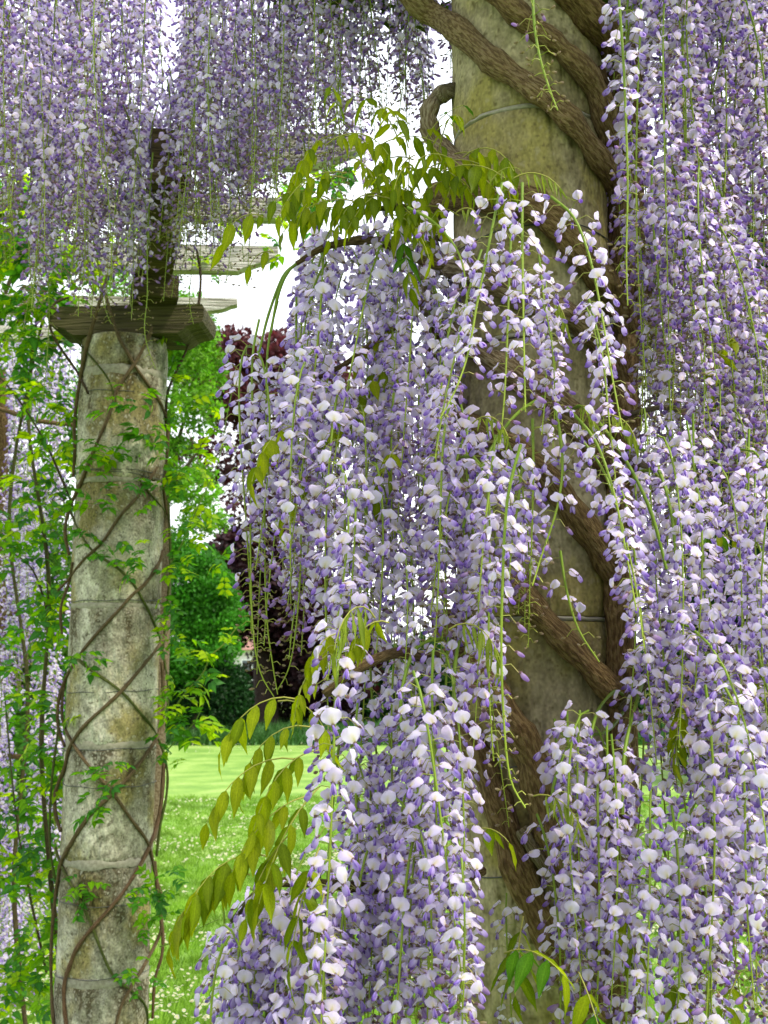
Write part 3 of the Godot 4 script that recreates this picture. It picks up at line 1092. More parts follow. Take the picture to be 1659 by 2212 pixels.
func timbers() -> void:
	# the shaped bolster on the left column
	var top := height_at(FAR_C, FAR_R, 262, 712)
	var half := 0.30
	var o := PackedVector2Array()
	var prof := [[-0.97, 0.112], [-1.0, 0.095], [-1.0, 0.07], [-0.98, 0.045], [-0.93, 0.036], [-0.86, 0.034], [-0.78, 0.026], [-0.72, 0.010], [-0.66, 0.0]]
	for p in prof: o.append(Vector2(p[0] * half, p[1]))
	prof.reverse()
	for p in prof: o.append(Vector2(-p[0] * half, p[1]))
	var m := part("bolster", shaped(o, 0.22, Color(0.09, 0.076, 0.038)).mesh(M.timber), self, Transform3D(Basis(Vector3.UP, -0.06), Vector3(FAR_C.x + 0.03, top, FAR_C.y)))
	tag(m, "dark mossy timber bolster with curved ends on top of the slim column", "timber bolster")
	# the long beam that runs from it towards the viewer, on a short block
	var b := MB.new()
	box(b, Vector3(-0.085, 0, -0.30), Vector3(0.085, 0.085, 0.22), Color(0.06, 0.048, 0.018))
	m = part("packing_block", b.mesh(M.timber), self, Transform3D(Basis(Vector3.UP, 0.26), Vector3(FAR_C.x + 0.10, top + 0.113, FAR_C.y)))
	tag(m, "short dark timber block sitting on the bolster below the beam", "timber block")
	b = MB.new()
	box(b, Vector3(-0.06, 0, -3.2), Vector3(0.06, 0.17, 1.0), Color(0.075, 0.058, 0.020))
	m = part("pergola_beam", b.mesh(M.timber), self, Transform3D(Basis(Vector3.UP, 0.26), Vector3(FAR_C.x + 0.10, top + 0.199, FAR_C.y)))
	tag(m, "dark square timber beam running forward above the slim column", "beam")
	# grey rafters across it
	var where := [[792, 368, 3.55, 0.115], [700, 480, 4.12, 0.085], [600, 592, 4.75, 0.12], [512, 684, 5.25, 0.085], [424, 742, 5.75, 0.075]]
	var names := ["highest grey rafter with leaves on it, behind the flower curtain", "thin grey rafter just above the widest sky gap", "broad grey rafter with weathered grain beside the dark beam", "grey rafter end level with the top of the slim column", "lowest and farthest rafter end, just under the bolster"]
	for i in where.size():
		var q: Array = where[i]
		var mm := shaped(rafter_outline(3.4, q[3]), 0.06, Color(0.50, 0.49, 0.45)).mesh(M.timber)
		m = part("pergola_rafter", mm, self, Transform3D(Basis(Vector3.UP, 0.05), pt(q[0], q[1], q[2]) ))
		tag(m, names[i], "rafter", "grey rafters of the pergola")

const BARK := Color(0.180, 0.128, 0.058)
const BARK2 := Color(0.225, 0.175, 0.095)
const GREYBARK := Color(0.27, 0.235, 0.18)

func near_wisteria() -> void:
	var w := thing("wisteria", "old wisteria twined round the large column, hung with long pale lilac flowers", "wisteria", Vector3.ZERO)
	var C := NEAR_C
	var R := NEAR_R
	woody("twining_stem", w, [[835, -60], [905, 10], [980, 58], [1060, 130], [1150, 190], [1220, 248], [1290, 335], [1335, 410], [1362, 510], [1372, 620]], C, R, 0.022, 0.025, M.bark, BARK2, BARK)
	woody("twining_stem", w, [[1010, -80], [1085, 0], [1150, 55], [1215, 108], [1285, 195], [1315, 280], [1335, 350], [1352, 440], [1375, 560], [1393, 660], [1380, 760]], C, R, 0.026, 0.022, M.bark, BARK, BARK2)
	woody("twining_stem", w, [[1190, -70], [1260, 10], [1320, 90], [1350, 180], [1365, 300], [1362, 420], [1356, 560], [1350, 700], [1346, 850], [1344, 1000], [1346, 1200], [1342, 1400], [1346, 1600], [1340, 1900], [1345, 2250]], C, R, 0.034, 0.026, M.bark, BARK, BARK)
	woody("twining_stem", w, [[1290, 150], [1318, 230], [1326, 400], [1330, 600], [1334, 800], [1338, 1100], [1340, 1400], [1345, 1700]], C, R, 0.016, 0.015, M.bark, Color(0.10, 0.062, 0.02), BARK)
	woody("twining_stem", w, [[968, 195], [938, 222], [925, 262], [942, 305], [985, 348], [1040, 388], [1090, 420]], C, R, 0.020, 0.020, M.bark, GREYBARK, BARK2)
	woody("twining_stem", w, [[945, 432], [985, 422], [1050, 425], [1130, 437], [1190, 472], [1240, 522], [1290, 585], [1335, 665], [1352, 750]], C, R, 0.028, 0.034, M.bark, BARK, BARK)
	woody("twining_stem", w, [[940, 470], [926, 500], [926, 545], [945, 565], [1000, 582], [1080, 612], [1170, 655], [1230, 682], [1280, 722], [1322, 785], [1345, 860]], C, R, 0.024, 0.026, M.bark, GREYBARK, BARK)
	woody("twining_stem", w, [[940, 560], [918, 600], [925, 650], [950, 690], [1000, 735], [1080, 790], [1160, 842], [1230, 892], [1290, 960], [1335, 1040]], C, R, 0.022, 0.026, M.bark, GREYBARK, BARK)
	woody("twining_stem", w, [[948, 690], [935, 760], [940, 850], [935, 950], [945, 1060], [965, 1130], [1010, 1190], [1091, 1248], [1170, 1332], [1249, 1418], [1330, 1510]], C, R, 0.018, 0.026, M.bark, BARK, BARK)
	woody("twining_stem", w, [[960, 880], [1020, 920], [1100, 965], [1190, 1032], [1250, 1122], [1310, 1212], [1345, 1270]], C, R, 0.022, 0.026, M.bark, BARK, BARK)
	woody("twining_stem", w, [[970, 1340], [1010, 1400], [1055, 1470], [1105, 1560], [1150, 1650], [1178, 1750], [1215, 1850], [1290, 1960], [1340, 2060]], C, R, 0.034, 0.030, M.bark, BARK, BARK)
	woody("twining_stem", w, [[990, 1560], [1040, 1650], [1080, 1760], [1130, 1900], [1200, 2050], [1290, 2200]], C, R, 0.024, 0.028, M.bark, BARK, BARK)
	# side branches
	free_stem("branch", w, [[950, 572, 2.12], [905, 558, 2.08], [865, 540, 2.05], [820, 522, 2.0], [770, 520, 1.98], [700, 535, 1.95], [640, 570, 1.95]], 0.013, 0.005, M.bark, BARK2, BARK)
	free_stem("branch", w, [[985, 440, 2.08], [930, 455, 2.0], [870, 448, 1.95], [815, 452, 1.92], [740, 470, 1.9]], 0.009, 0.004, M.bark, BARK, Color(0.10, 0.13, 0.03))
	free_stem("branch", w, [[910, 645, 2.1], [870, 690, 2.1], [800, 745, 2.05], [740, 790, 2.05], [640, 830, 2.1], [540, 820, 2.1]], 0.008, 0.004, M.bark, BARK, BARK)
	free_stem("branch", w, [[1015, 1395, 2.0], [940, 1420, 1.85], [860, 1410, 1.75], [780, 1440, 1.7], [700, 1500, 1.7]], 0.012, 0.006, M.bark, BARK, BARK)
	free_stem("branch", w, [[1040, 1880, 2.0], [900, 1930, 1.85], [760, 1915, 1.75], [620, 1905, 1.72], [560, 1925, 1.72], [500, 1990, 1.74]], 0.011, 0.004, M.bark, BARK, Color(0.12, 0.13, 0.03))
	free_stem("branch", w, [[1345, 1530, 2.1], [1390, 1475, 2.0], [1440, 1465, 1.95], [1475, 1520, 1.9], [1520, 1545, 1.9], [1600, 1530, 1.9]], 0.011, 0.006, M.bark, GREYBARK, BARK)
	free_stem("branch", w, [[1345, 985, 2.1], [1395, 1005, 2.05], [1450, 1030, 2.05], [1500, 1022, 2.05], [1550, 1060, 2.1]], 0.009, 0.004, M.bark, GREYBARK, GREYBARK)
	free_stem("branch", w, [[1350, 900, 2.1], [1420, 880, 2.0], [1470, 890, 2.05], [1510, 930, 2.1], [1540, 1000, 2.1]], 0.006, 0.003, M.bark, GREYBARK, GREYBARK)
	free_stem("branch", w, [[1345, 1960, 2.1], [1400, 1940, 2.0], [1470, 1950, 1.95], [1540, 1930, 1.9], [1640, 1950, 1.9]], 0.009, 0.005, M.bark, BARK, BARK)
	woody("branch", w, [[1125, 1790], [1150, 1830], [1180, 1880], [1215, 1940]], C, R + 0.03, 0.013, 0.010, M.bark, Color(0.20, 0.18, 0.11), Color(0.20, 0.18, 0.11))
	woody("branch", w, [[1060, 395], [1000, 430], [965, 450], [950, 520]], C, R + 0.01, 0.007, 0.006, M.bark, BARK2, BARK2)
	for sh in [
		[[1345, 1500, 2.07], [1325, 1495, 1.95], [1290, 1540, 1.82], [1272, 1620, 1.76], [1262, 1720, 1.74]], [[1345, 1540, 2.07], [1310, 1580, 1.9], [1240, 1600, 1.8], [1200, 1680, 1.76], [1190, 1760, 1.75]],
		[[1390, 1475, 2.0], [1380, 1500, 1.85], [1350, 1620, 1.74], [1345, 1760, 1.7]], [[1000, 1395, 1.98], [960, 1380, 1.8], [900, 1400, 1.72], [870, 1480, 1.68], [865, 1560, 1.67]],
		[[1010, 1398, 1.98], [1000, 1370, 1.85], [985, 1420, 1.72], [978, 1540, 1.66]], [[1345, 985, 2.1], [1370, 960, 1.95], [1420, 1010, 1.85], [1450, 1110, 1.8], [1460, 1210, 1.78]],
		[[1230, 892, 2.05], [1260, 880, 1.9], [1330, 960, 1.78], [1400, 1090, 1.74], [1440, 1230, 1.72]], [[1185, 850, 2.08], [1110, 900, 1.9], [1040, 1010, 1.8], [1000, 1140, 1.76]],
		[[640, 570, 1.95], [610, 600, 1.95], [580, 680, 1.95], [560, 760, 1.95]], [[640, 570, 1.95], [620, 590, 1.93], [600, 640, 1.94], [585, 720, 1.95]],
	]:
		free_stem("green_shoot", w, sh, 0.0034, 0.0024, M.stem, Color(0.10, 0.17, 0.014), Color(0.125, 0.20, 0.014), 6)
	# racemes in front of the column, flower by flower
	var front := [
		[[[1085, 395], [1068, 470], [1050, 560], [1030, 660], [1012, 760], [985, 840], [950, 905]], 1.70, 1.58, 0.0105, "full"],
		[[[1128, 395], [1128, 520], [1130, 640], [1132, 760], [1135, 890]], 1.68, 1.58, 0.0105, "full"],
		[[[1190, 425], [1240, 470], [1275, 560], [1300, 680], [1320, 800], [1345, 930]], 1.70, 1.58, 0.0105, "full"],
		[[[880, 448], [935, 478], [985, 535], [1005, 600], [1010, 680]], 1.76, 1.70, 0.014, "full"],
		[[[1150, -20], [1155, 60], [1168, 130], [1188, 195], [1205, 238]], 1.62, 1.60, 0.008, "bud"],
		[[[1335, -30], [1346, 120], [1352, 260], [1356, 400], [1353, 550], [1356, 660]], 1.72, 1.70, 0.013, "tip"],
		[[[1125, 960], [1096, 1080], [1086, 1250], [1083, 1400], [1088, 1550], [1102, 1680], [1135, 1745]], 1.62, 1.56, 0.0125, "tip"],
		[[[1225, 880], [1285, 950], [1325, 1060], [1350, 1180], [1375, 1320]], 1.66, 1.55, 0.0105, "full"],
		[[[1200, 880], [1215, 990], [1205, 1090], [1170, 1200], [1150, 1265]], 1.68, 1.62, 0.014, "late"],
		[[[1150, 905], [1152, 1000], [1150, 1110], [1146, 1245]], 1.72, 1.66, 0.014, "young"],
		[[[1210, 1190], [1225, 1280], [1250, 1360], [1295, 1430]], 1.80, 1.76, 0.022, "tip"],
	]
	for f in front:
		traced_raceme(w, f[0], f[1], f[2], f[3], f[4], true, 0.0027)
	for f in [
		[[[560, 690], [545, 780], [546, 950], [541, 1150], [546, 1350], [562, 1450], [592, 1505]], 1.95, 1.92, 0.0150, "late"],
		[[[600, 650], [578, 760], [575, 950], [572, 1150], [576, 1330], [590, 1440], [600, 1500]], 1.97, 1.95, 0.0150, "late"],
		[[[640, 640], [640, 800], [646, 1000], [650, 1200], [640, 1350], [625, 1440], [600, 1490]], 1.95, 1.95, 0.0150, "late"],
		[[[1010, 920], [985, 1000], [965, 1100], [945, 1210], [930, 1330]], 1.80, 1.72, 0.0125, "full"],
		[[[1070, 940], [1058, 1050], [1045, 1160], [1035, 1300]], 1.70, 1.62, 0.0115, "full"],
		[[[1040, 540], [1010, 640], [985, 760], [960, 870], [940, 990]], 1.78, 1.66, 0.0105, "full"],
		[[[1105, 480], [1100, 600], [1096, 720], [1090, 850], [1080, 960]], 1.76, 1.66, 0.0115, "full"],
		[[[1160, 520], [1172, 620], [1180, 740], [1178, 850], [1170, 940]], 1.78, 1.68, 0.0135, "full"],
		[[[1270, 640], [1300, 760], [1315, 900], [1330, 1040]], 1.74, 1.66, 0.0115, "full"],
		[[[985, 640], [962, 760], [948, 900], [938, 1060]], 1.85, 1.75, 0.0115, "full"],
		[[[1240, 930], [1300, 1010], [1340, 1120], [1372, 1260], [1392, 1400]], 1.68, 1.58, 0.0105, "full"],
		[[[1130, 980], [1120, 1080], [1105, 1180], [1098, 1290]], 1.72, 1.66, 0.0125, "full"],
	]:
		traced_raceme(w, f[0], f[1], f[2], f[3], f[4], false, 0.0025, 0.22 if f[4] == "late" else 0.05)
	# the rest, in masses: [x0, x1, top y0, y1, bottom y0, y1, d0, d1, how many, type]
	for z in [
		[655, 930, 455, 620, 1050, 1300, 1.95, 2.5, 28, "full"], [520, 640, 700, 850, 1250, 1480, 1.95, 2.3, 4, "late"], [640, 950, 700, 950, 1300, 1480, 1.9, 2.4, 24, "full"],
		[690, 1040, 960, 1200, 1450, 1800, 1.72, 2.0, 17, "full"], [960, 1110, 820, 1050, 1300, 1480, 1.72, 1.95, 7, "late"], [1120, 1260, 560, 700, 900, 1050, 1.72, 1.88, 3, "late"],
		[715, 990, 1330, 1720, 2100, 2400, 1.62, 2.0, 26, "full"], [740, 990, 1700, 1950, 2300, 2500, 1.58, 1.8, 9, "full"],
		[475, 710, 1910, 2050, 2400, 2600, 1.65, 2.0, 30, "full"], [540, 760, 1840, 1960, 2300, 2500, 1.65, 1.9, 10, "full"],
		[1190, 1345, 1500, 1720, 2150, 2380, 1.65, 1.9, 11, "full"], [1060, 1180, 1750, 1950, 2250, 2450, 1.7, 1.9, 2, "late"],
		[1560, 1750, 520, 720, 1000, 1180, 2.0, 2.5, 16, "young"], [1400, 1600, 640, 800, 1050, 1250, 1.95, 2.3, 12, "young"],
		[1340, 1720, 880, 1060, 1500, 1750, 1.75, 2.3, 31, "full"], [1380, 1720, 1250, 1500, 1900, 2250, 1.65, 2.2, 26, "full"], [1350, 1720, 1650, 1900, 2300, 2550, 1.65, 2.2, 23, "full"],
	]:
		for i in z[8]:
			var d := rng.randf_range(z[6], z[7])
			var ya := rng.randf_range(z[2], z[3])
			var yb := rng.randf_range(z[4], z[5])
			var x: float = lerpf(z[0], z[1], (i + rng.randf()) / z[8])
			var a := pt(x, ya, d)
			if x > 1560 and ya < 1010 and i % 2: a = pt(x, ya + 130, d)
			hang(w, a, a.y - pt(x, yb, d).y, z[9], true)
	# leaves: [x, y, d, direction, length, pairs, tone, droop, size]
	for l in [
		[745, 385, 1.9, Vector3(-1, 0.1, 0.3), 0.16, 4, "olive", 1.6, 1.1], [800, 330, 1.95, Vector3(0.7, 0.5, 0.2), 0.15, 4, "olive", 1.2, 1.0], [860, 300, 2.0, Vector3(-0.3, 0.6, 0.3), 0.14, 3, "olive", 1.3, 1.1],
		[870, 380, 1.9, Vector3(0.7, 0.2, 0.4), 0.17, 5, "olive", 1.4, 1.1], [900, 420, 1.9, Vector3(-0.8, 0.1, 0.4), 0.18, 5, "olive", 1.5, 1.1], [930, 360, 1.95, Vector3(0.9, 0.3, 0.2), 0.16, 4, "bronze", 1.2, 1.2],
		[955, 370, 1.85, Vector3(0.8, 0.1, 0.5), 0.17, 4, "olive", 1.1, 1.2], [780, 440, 1.9, Vector3(-0.9, 0.2, 0.2), 0.17, 4, "olive", 1.3, 1.1], [850, 470, 1.9, Vector3(0.2, -0.6, 0.3), 0.16, 4, "green", 1.0, 1.0],
		[920, 300, 2.0, Vector3(0.4, 0.6, 0.3), 0.10, 2, "green", 0.9, 1.0], [690, 420, 2.0, Vector3(-1, 0.3, 0.2), 0.13, 3, "olive", 1.4, 1.0],
		[570, 470, 1.95, Vector3(-1, 0.4, 0.1), 0.11, 2, "bronze", 2.2, 1.25], [590, 545, 2.0, Vector3(-0.8, 0.1, 0.2), 0.06, 1, "bronze", 1.6, 0.9],
		[1000, 340, 1.85, Vector3(0.6, 0.3, 0.4), 0.13, 3, "olive", 1.8, 1.15], [1060, 395, 1.78, Vector3(0.5, 0.9, 0.2), 0.06, 3, "thread", 1.5, 0.6], [1110, 385, 1.75, Vector3(1, 0.5, 0.1), 0.10, 6, "thread", 1.6, 0.7],
		[985, 460, 1.8, Vector3(0.6, 0.4, 0.3), 0.06, 4, "thread", 2.0, 0.6], [1180, 640, 1.75, Vector3(0.6, -0.3, 0.1), 0.07, 5, "thread", 2.0, 0.7],
		[900, 720, 2.1, Vector3(-0.6, 0.2, 0.3), 0.16, 4, "bronze", 1.6, 1.0], [870, 760, 2.05, Vector3(-0.5, -0.2, 0.3), 0.15, 4, "olive", 1.4, 1.0], [890, 800, 2.0, Vector3(-0.8, 0.1, 0.4), 0.15, 4, "olive", 1.6, 1.0],
		[640, 920, 1.9, Vector3(-0.5, -0.2, 0.4), 0.15, 4, "lime", 1.6, 1.0], [690, 1010, 1.95, Vector3(-0.6, -0.4, 0.3), 0.14, 4, "lime", 1.5, 1.0], [860, 960, 1.85, Vector3(-0.4, -0.6, 0.5), 0.12, 3, "olive", 1.2, 1.1],
		[760, 1120, 1.9, Vector3(0.2, -0.9, 0.3), 0.12, 3, "olive", 1.0, 1.0], [830, 880, 1.95, Vector3(-0.9, 0.1, 0.2), 0.16, 5, "olive", 1.4, 1.0],
		[1020, 915, 1.7, Vector3(0.4, 0.3, 0.4), 0.09, 6, "thread", 1.8, 0.7], [1250, 890, 1.7, Vector3(0.1, 0.2, 0.4), 0.08, 6, "thread", 2.2, 0.8], [1300, 900, 1.72, Vector3(0.6, 0.1, 0.3), 0.08, 5, "thread", 2.0, 0.8],
		[810, 1335, 1.6, Vector3(-0.3, 0.4, 0.4), 0.13, 6, "thread", 2.4, 1.1], [840, 1345, 1.6, Vector3(-0.5, 0.1, 0.3), 0.10, 4, "bronze", 2.0, 0.85], [740, 1370, 1.65, Vector3(-0.6, 0.0, 0.4), 0.10, 4, "bronze", 2.2, 0.85], [970, 1360, 1.65, Vector3(0.5, 0.3, 0.3), 0.12, 6, "thread", 2.2, 1.0],
		[690, 1440, 1.65, Vector3(-0.4, -0.2, 0.5), 0.10, 4, "bronze", 2.0, 0.8], [640, 1510, 1.7, Vector3(-1, 0.15, 0.1), 0.15, 4, "lime", 1.6, 1.05], [600, 1515, 1.72, Vector3(0.9, 0.1, 0.1), 0.12, 3, "lime", 1.8, 0.9],
		[670, 1570, 1.68, Vector3(-1, 0.1, 0.15), 0.16, 5, "lime", 2.0, 0.95], [640, 1640, 1.66, Vector3(-1, 0.1, 0.2), 0.17, 5, "bronze", 1.5, 1.0], [690, 1620, 1.64, Vector3(-0.6, -0.1, 0.4), 0.16, 5, "lime", 1.6, 1.1],
		[660, 1720, 1.62, Vector3(-0.8, -0.25, 0.35), 0.15, 4, "bronze", 1.1, 1.0], [690, 1700, 1.6, Vector3(-0.5, -0.5, 0.4), 0.18, 5, "olive", 1.0, 1.1], [640, 1790, 1.6, Vector3(-0.6, -0.5, 0.4), 0.14, 4, "bronze", 1.1, 1.0], [690, 1830, 1.6, Vector3(-0.3, -0.7, 0.5), 0.16, 4, "olive", 1.0, 1.05],
		[540, 1890, 1.62, Vector3(-1, 0.4, 0.1), 0.14, 4, "bronze", 2.2, 1.05], [500, 1930, 1.62, Vector3(-1, 0.35, 0.1), 0.13, 4, "bronze", 2.4, 1.1], [580, 1850, 1.62, Vector3(-0.8, 0.2, 0.3), 0.15, 4, "olive", 1.6, 1.15],
		[700, 1930, 1.6, Vector3(-0.2, -0.8, 0.4), 0.14, 6, "thread", 1.6, 1.0], [1130, 1980, 1.75, Vector3(-0.2, -0.5, 0.6), 0.12, 3, "olive", 0.9, 1.2], [1090, 2060, 1.7, Vector3(0.4, 0.3, 0.5), 0.12, 3, "green", 0.9, 1.2], [1040, 1790, 1.7, Vector3(0.6, 0.1, 0.4), 0.05, 1, "olive", 0.9, 1.2],
		[1150, 1720, 1.7, Vector3(0.7, 0.2, 0.4), 0.10, 5, "thread", 1.6, 0.9], [1560, 1480, 1.8, Vector3(0.6, 0.3, 0.3), 0.14, 5, "lime", 2.0, 1.0], [1480, 1500, 1.8, Vector3(-0.3, -0.4, 0.4), 0.12, 5, "lime", 2.0, 1.0],
		[1470, 1180, 1.9, Vector3(0.4, 0.4, 0.3), 0.10, 3, "green", 1.2, 0.8], [1640, 690, 2.0, Vector3(0.2, -0.4, 0.4), 0.16, 4, "lime", 1.5, 1.15], [1610, 720, 2.0, Vector3(-0.6, -0.2, 0.2), 0.14, 3, "lime", 1.6, 1.0],
		[1500, 1950, 1.9, Vector3(-0.3, -0.5, 0.4), 0.16, 4, "lime", 1.4, 1.0], [1420, 2080, 1.75, Vector3(0.4, -0.5, 0.4), 0.16, 4, "olive", 1.2, 1.2], [1250, 2100, 1.65, Vector3(0.2, -0.5, 0.5), 0.15, 4, "green", 1.0, 1.1], [1330, 1900, 1.75, Vector3(0.1, -0.5, 0.5), 0.14, 3, "lime", 1.0, 1.0],
		[1600, 2100, 1.85, Vector3(-0.4, -0.3, 0.4), 0.16, 4, "lime", 1.4, 1.1],
	]:
		compound_leaf(w, pt(l[0], l[1], l[2]), l[3], l[4], l[5], l[6], l[7], l[8])

	for i in 30:
		var x := rng.randf_range(690, 1040)
		compound_leaf(w, pt(x, rng.randf_range(290, 470), rng.randf_range(1.85, 2.05)), Vector3(jit(1), jit(0.5), 0.3), rng.randf_range(0.12, 0.17), 4, ["bronze", "olive", "lime", "bronze"][i % 4], 1.5, 0.85)

func low_edge(x: float) -> float: # where the overhead flowers end
	var e := [[-100, 340], [0, 380], [50, 470], [110, 660], [200, 650], [300, 650], [400, 590], [500, 520], [600, 450], [700, 420], [800, 370], [900, 290], [1000, 200]]
	for i in e.size() - 1:
		if x <= e[i + 1][0]:
			return lerpf(e[i][1], e[i + 1][1], (x - e[i][0]) / (e[i + 1][0] - e[i][0]))
	return 200.0

func overhead_wisteria() -> void:
	var w := thing("wisteria", "wisteria on the pergola roof, a dense lilac curtain along the picture's top", "wisteria", Vector3.ZERO)
	for k in 4:
		var d: float = [2.4, 2.75, 3.1, 3.5][k]
		free_stem("branch", w, [[-300, -230, d + 0.2], [100, -260, d], [500, -240, d], [900, -220, d], [1300, -250, d - 0.2], [1800, -230, d - 0.4]], 0.022, 0.018, M.bark, BARK, BARK)
	for i in 140:
		var x := lerpf(-70, 965, (i + rng.randf()) / 140.0)
		var right := clampf((x - 450) / 500.0, 0, 1)
		var d := rng.randf_range(lerpf(2.5, 2.25, right), lerpf(3.5, 3.1, right))
		var a := pt(x, rng.randf_range(-260, -150), d)
		var yb := low_edge(x) + 40.0 - 190.0 * pow(rng.randf(), 1.6)
		if x > 600 and x < 730 and i % 2: yb = rng.randf_range(190, 300)
		hang(w, a, minf(a.y - pt(x, yb, d).y, 1.25), "young" if rng.randf() < 0.62 else "full")
	for i in 100: # shorter ones that fill the lower fringe
		var x := rng.randf_range(-20, 700)
		if x > 600 and i % 2: continue
		var d := rng.randf_range(2.8, 3.5)
		var a := pt(x, low_edge(x) - rng.randf_range(260, 470), d)
		hang(w, a, a.y - pt(x, low_edge(x) + rng.randf_range(-110, 60), d).y, "full" if i % 3 else "young")
	for i in 62:
		var x := lerpf(1370, 1740, (i + rng.randf()) / 62.0)
		var d := rng.randf_range(1.9, 2.7)
		var a := pt(x, rng.randf_range(-220, -60), d)
		hang(w, a, minf(a.y - pt(x, rng.randf_range(640, 1040) if x < 1570 else rng.randf_range(600, 940), d).y, 1.25), "young" if rng.randf() < 0.5 else "late")
	for i in 40:
		var x := rng.randf_range(1380, 1570)
		var d := rng.randf_range(1.95, 2.6)
		var a := pt(x, rng.randf_range(300, 520), d)
		hang(w, a, a.y - pt(x, rng.randf_range(850, 1150), d).y, "young" if i % 2 else "full")
	# stray tips in front of the slim column's head
	traced_raceme(w, [[330, 330], [322, 450], [318, 560], [318, 640], [312, 710], [322, 760], [336, 796]], 3.0, 3.0, 0.013, "tip", true, 0.0024)
	traced_raceme(w, [[420, 380], [425, 480], [412, 600], [410, 660], [418, 700]], 3.2, 3.2, 0.012, "bud", true, 0.002)
	traced_raceme(w, [[200, 480], [215, 600], [225, 660], [240, 700]], 3.2, 3.2, 0.012, "bud", true, 0.002)
	traced_raceme(w, [[105, 440], [104, 560], [106, 680], [100, 790], [92, 860]], 3.3, 3.3, 0.012, "tip", true, 0.002)
	# the leafy roof above
	var where := []
	var tints := []
	var cm := clump_mesh(12, 0.12, 0.07, 0.38, M.leaf)
	for i in 800:
		where.append(Transform3D(Basis.from_euler(jit3(PI)), Vector3(rng.randf_range(-0.25, 0.95), rng.randf_range(3.4, 3.8), rng.randf_range(-2.8, -1.5))))
		var v := 1.0 + jit(0.25)
		tints.append(Color(0.12 * v, 0.20 * v, 0.02 * v))
	multi("foliage", cm, where, tints, w)

func far_wisteria() -> void:
	var w := thing("wisteria", "shaded wisteria at the far left, behind the rose leaves", "wisteria", Vector3.ZERO)
	free_stem("trunk", w, [[-60, 2300, 6.2], [-40, 1900, 6.2], [-10, 1500, 6.2], [5, 1100, 6.2], [0, 800, 6.2]], 0.05, 0.03, M.bark, BARK, BARK)
	for y in [560, 900, 1300, 1650]:
		free_stem("branch", w, [[-200, y, 6.2], [-40, y + jit(30), 6.0], [80, y + jit(30), 5.8], [180, y + 20, 5.7]], 0.018, 0.01, M.bark, BARK, BARK)
	for z in [[-40, 150, 600, 800, 1050, 1350, 18], [-40, 150, 980, 1120, 1400, 1700, 20], [-40, 130, 1350, 1500, 1800, 2100, 20], [-40, 120, 1700, 1850, 2150, 2400, 18]]:
		for i in z[6]:
			var d := rng.randf_range(5.4, 6.5)
			var x := rng.randf_range(z[0], z[1])
			var a := pt(x, rng.randf_range(z[2], z[3]), d)
			hang(w, a, a.y - pt(x, rng.randf_range(z[4], z[5]), d).y, "full")

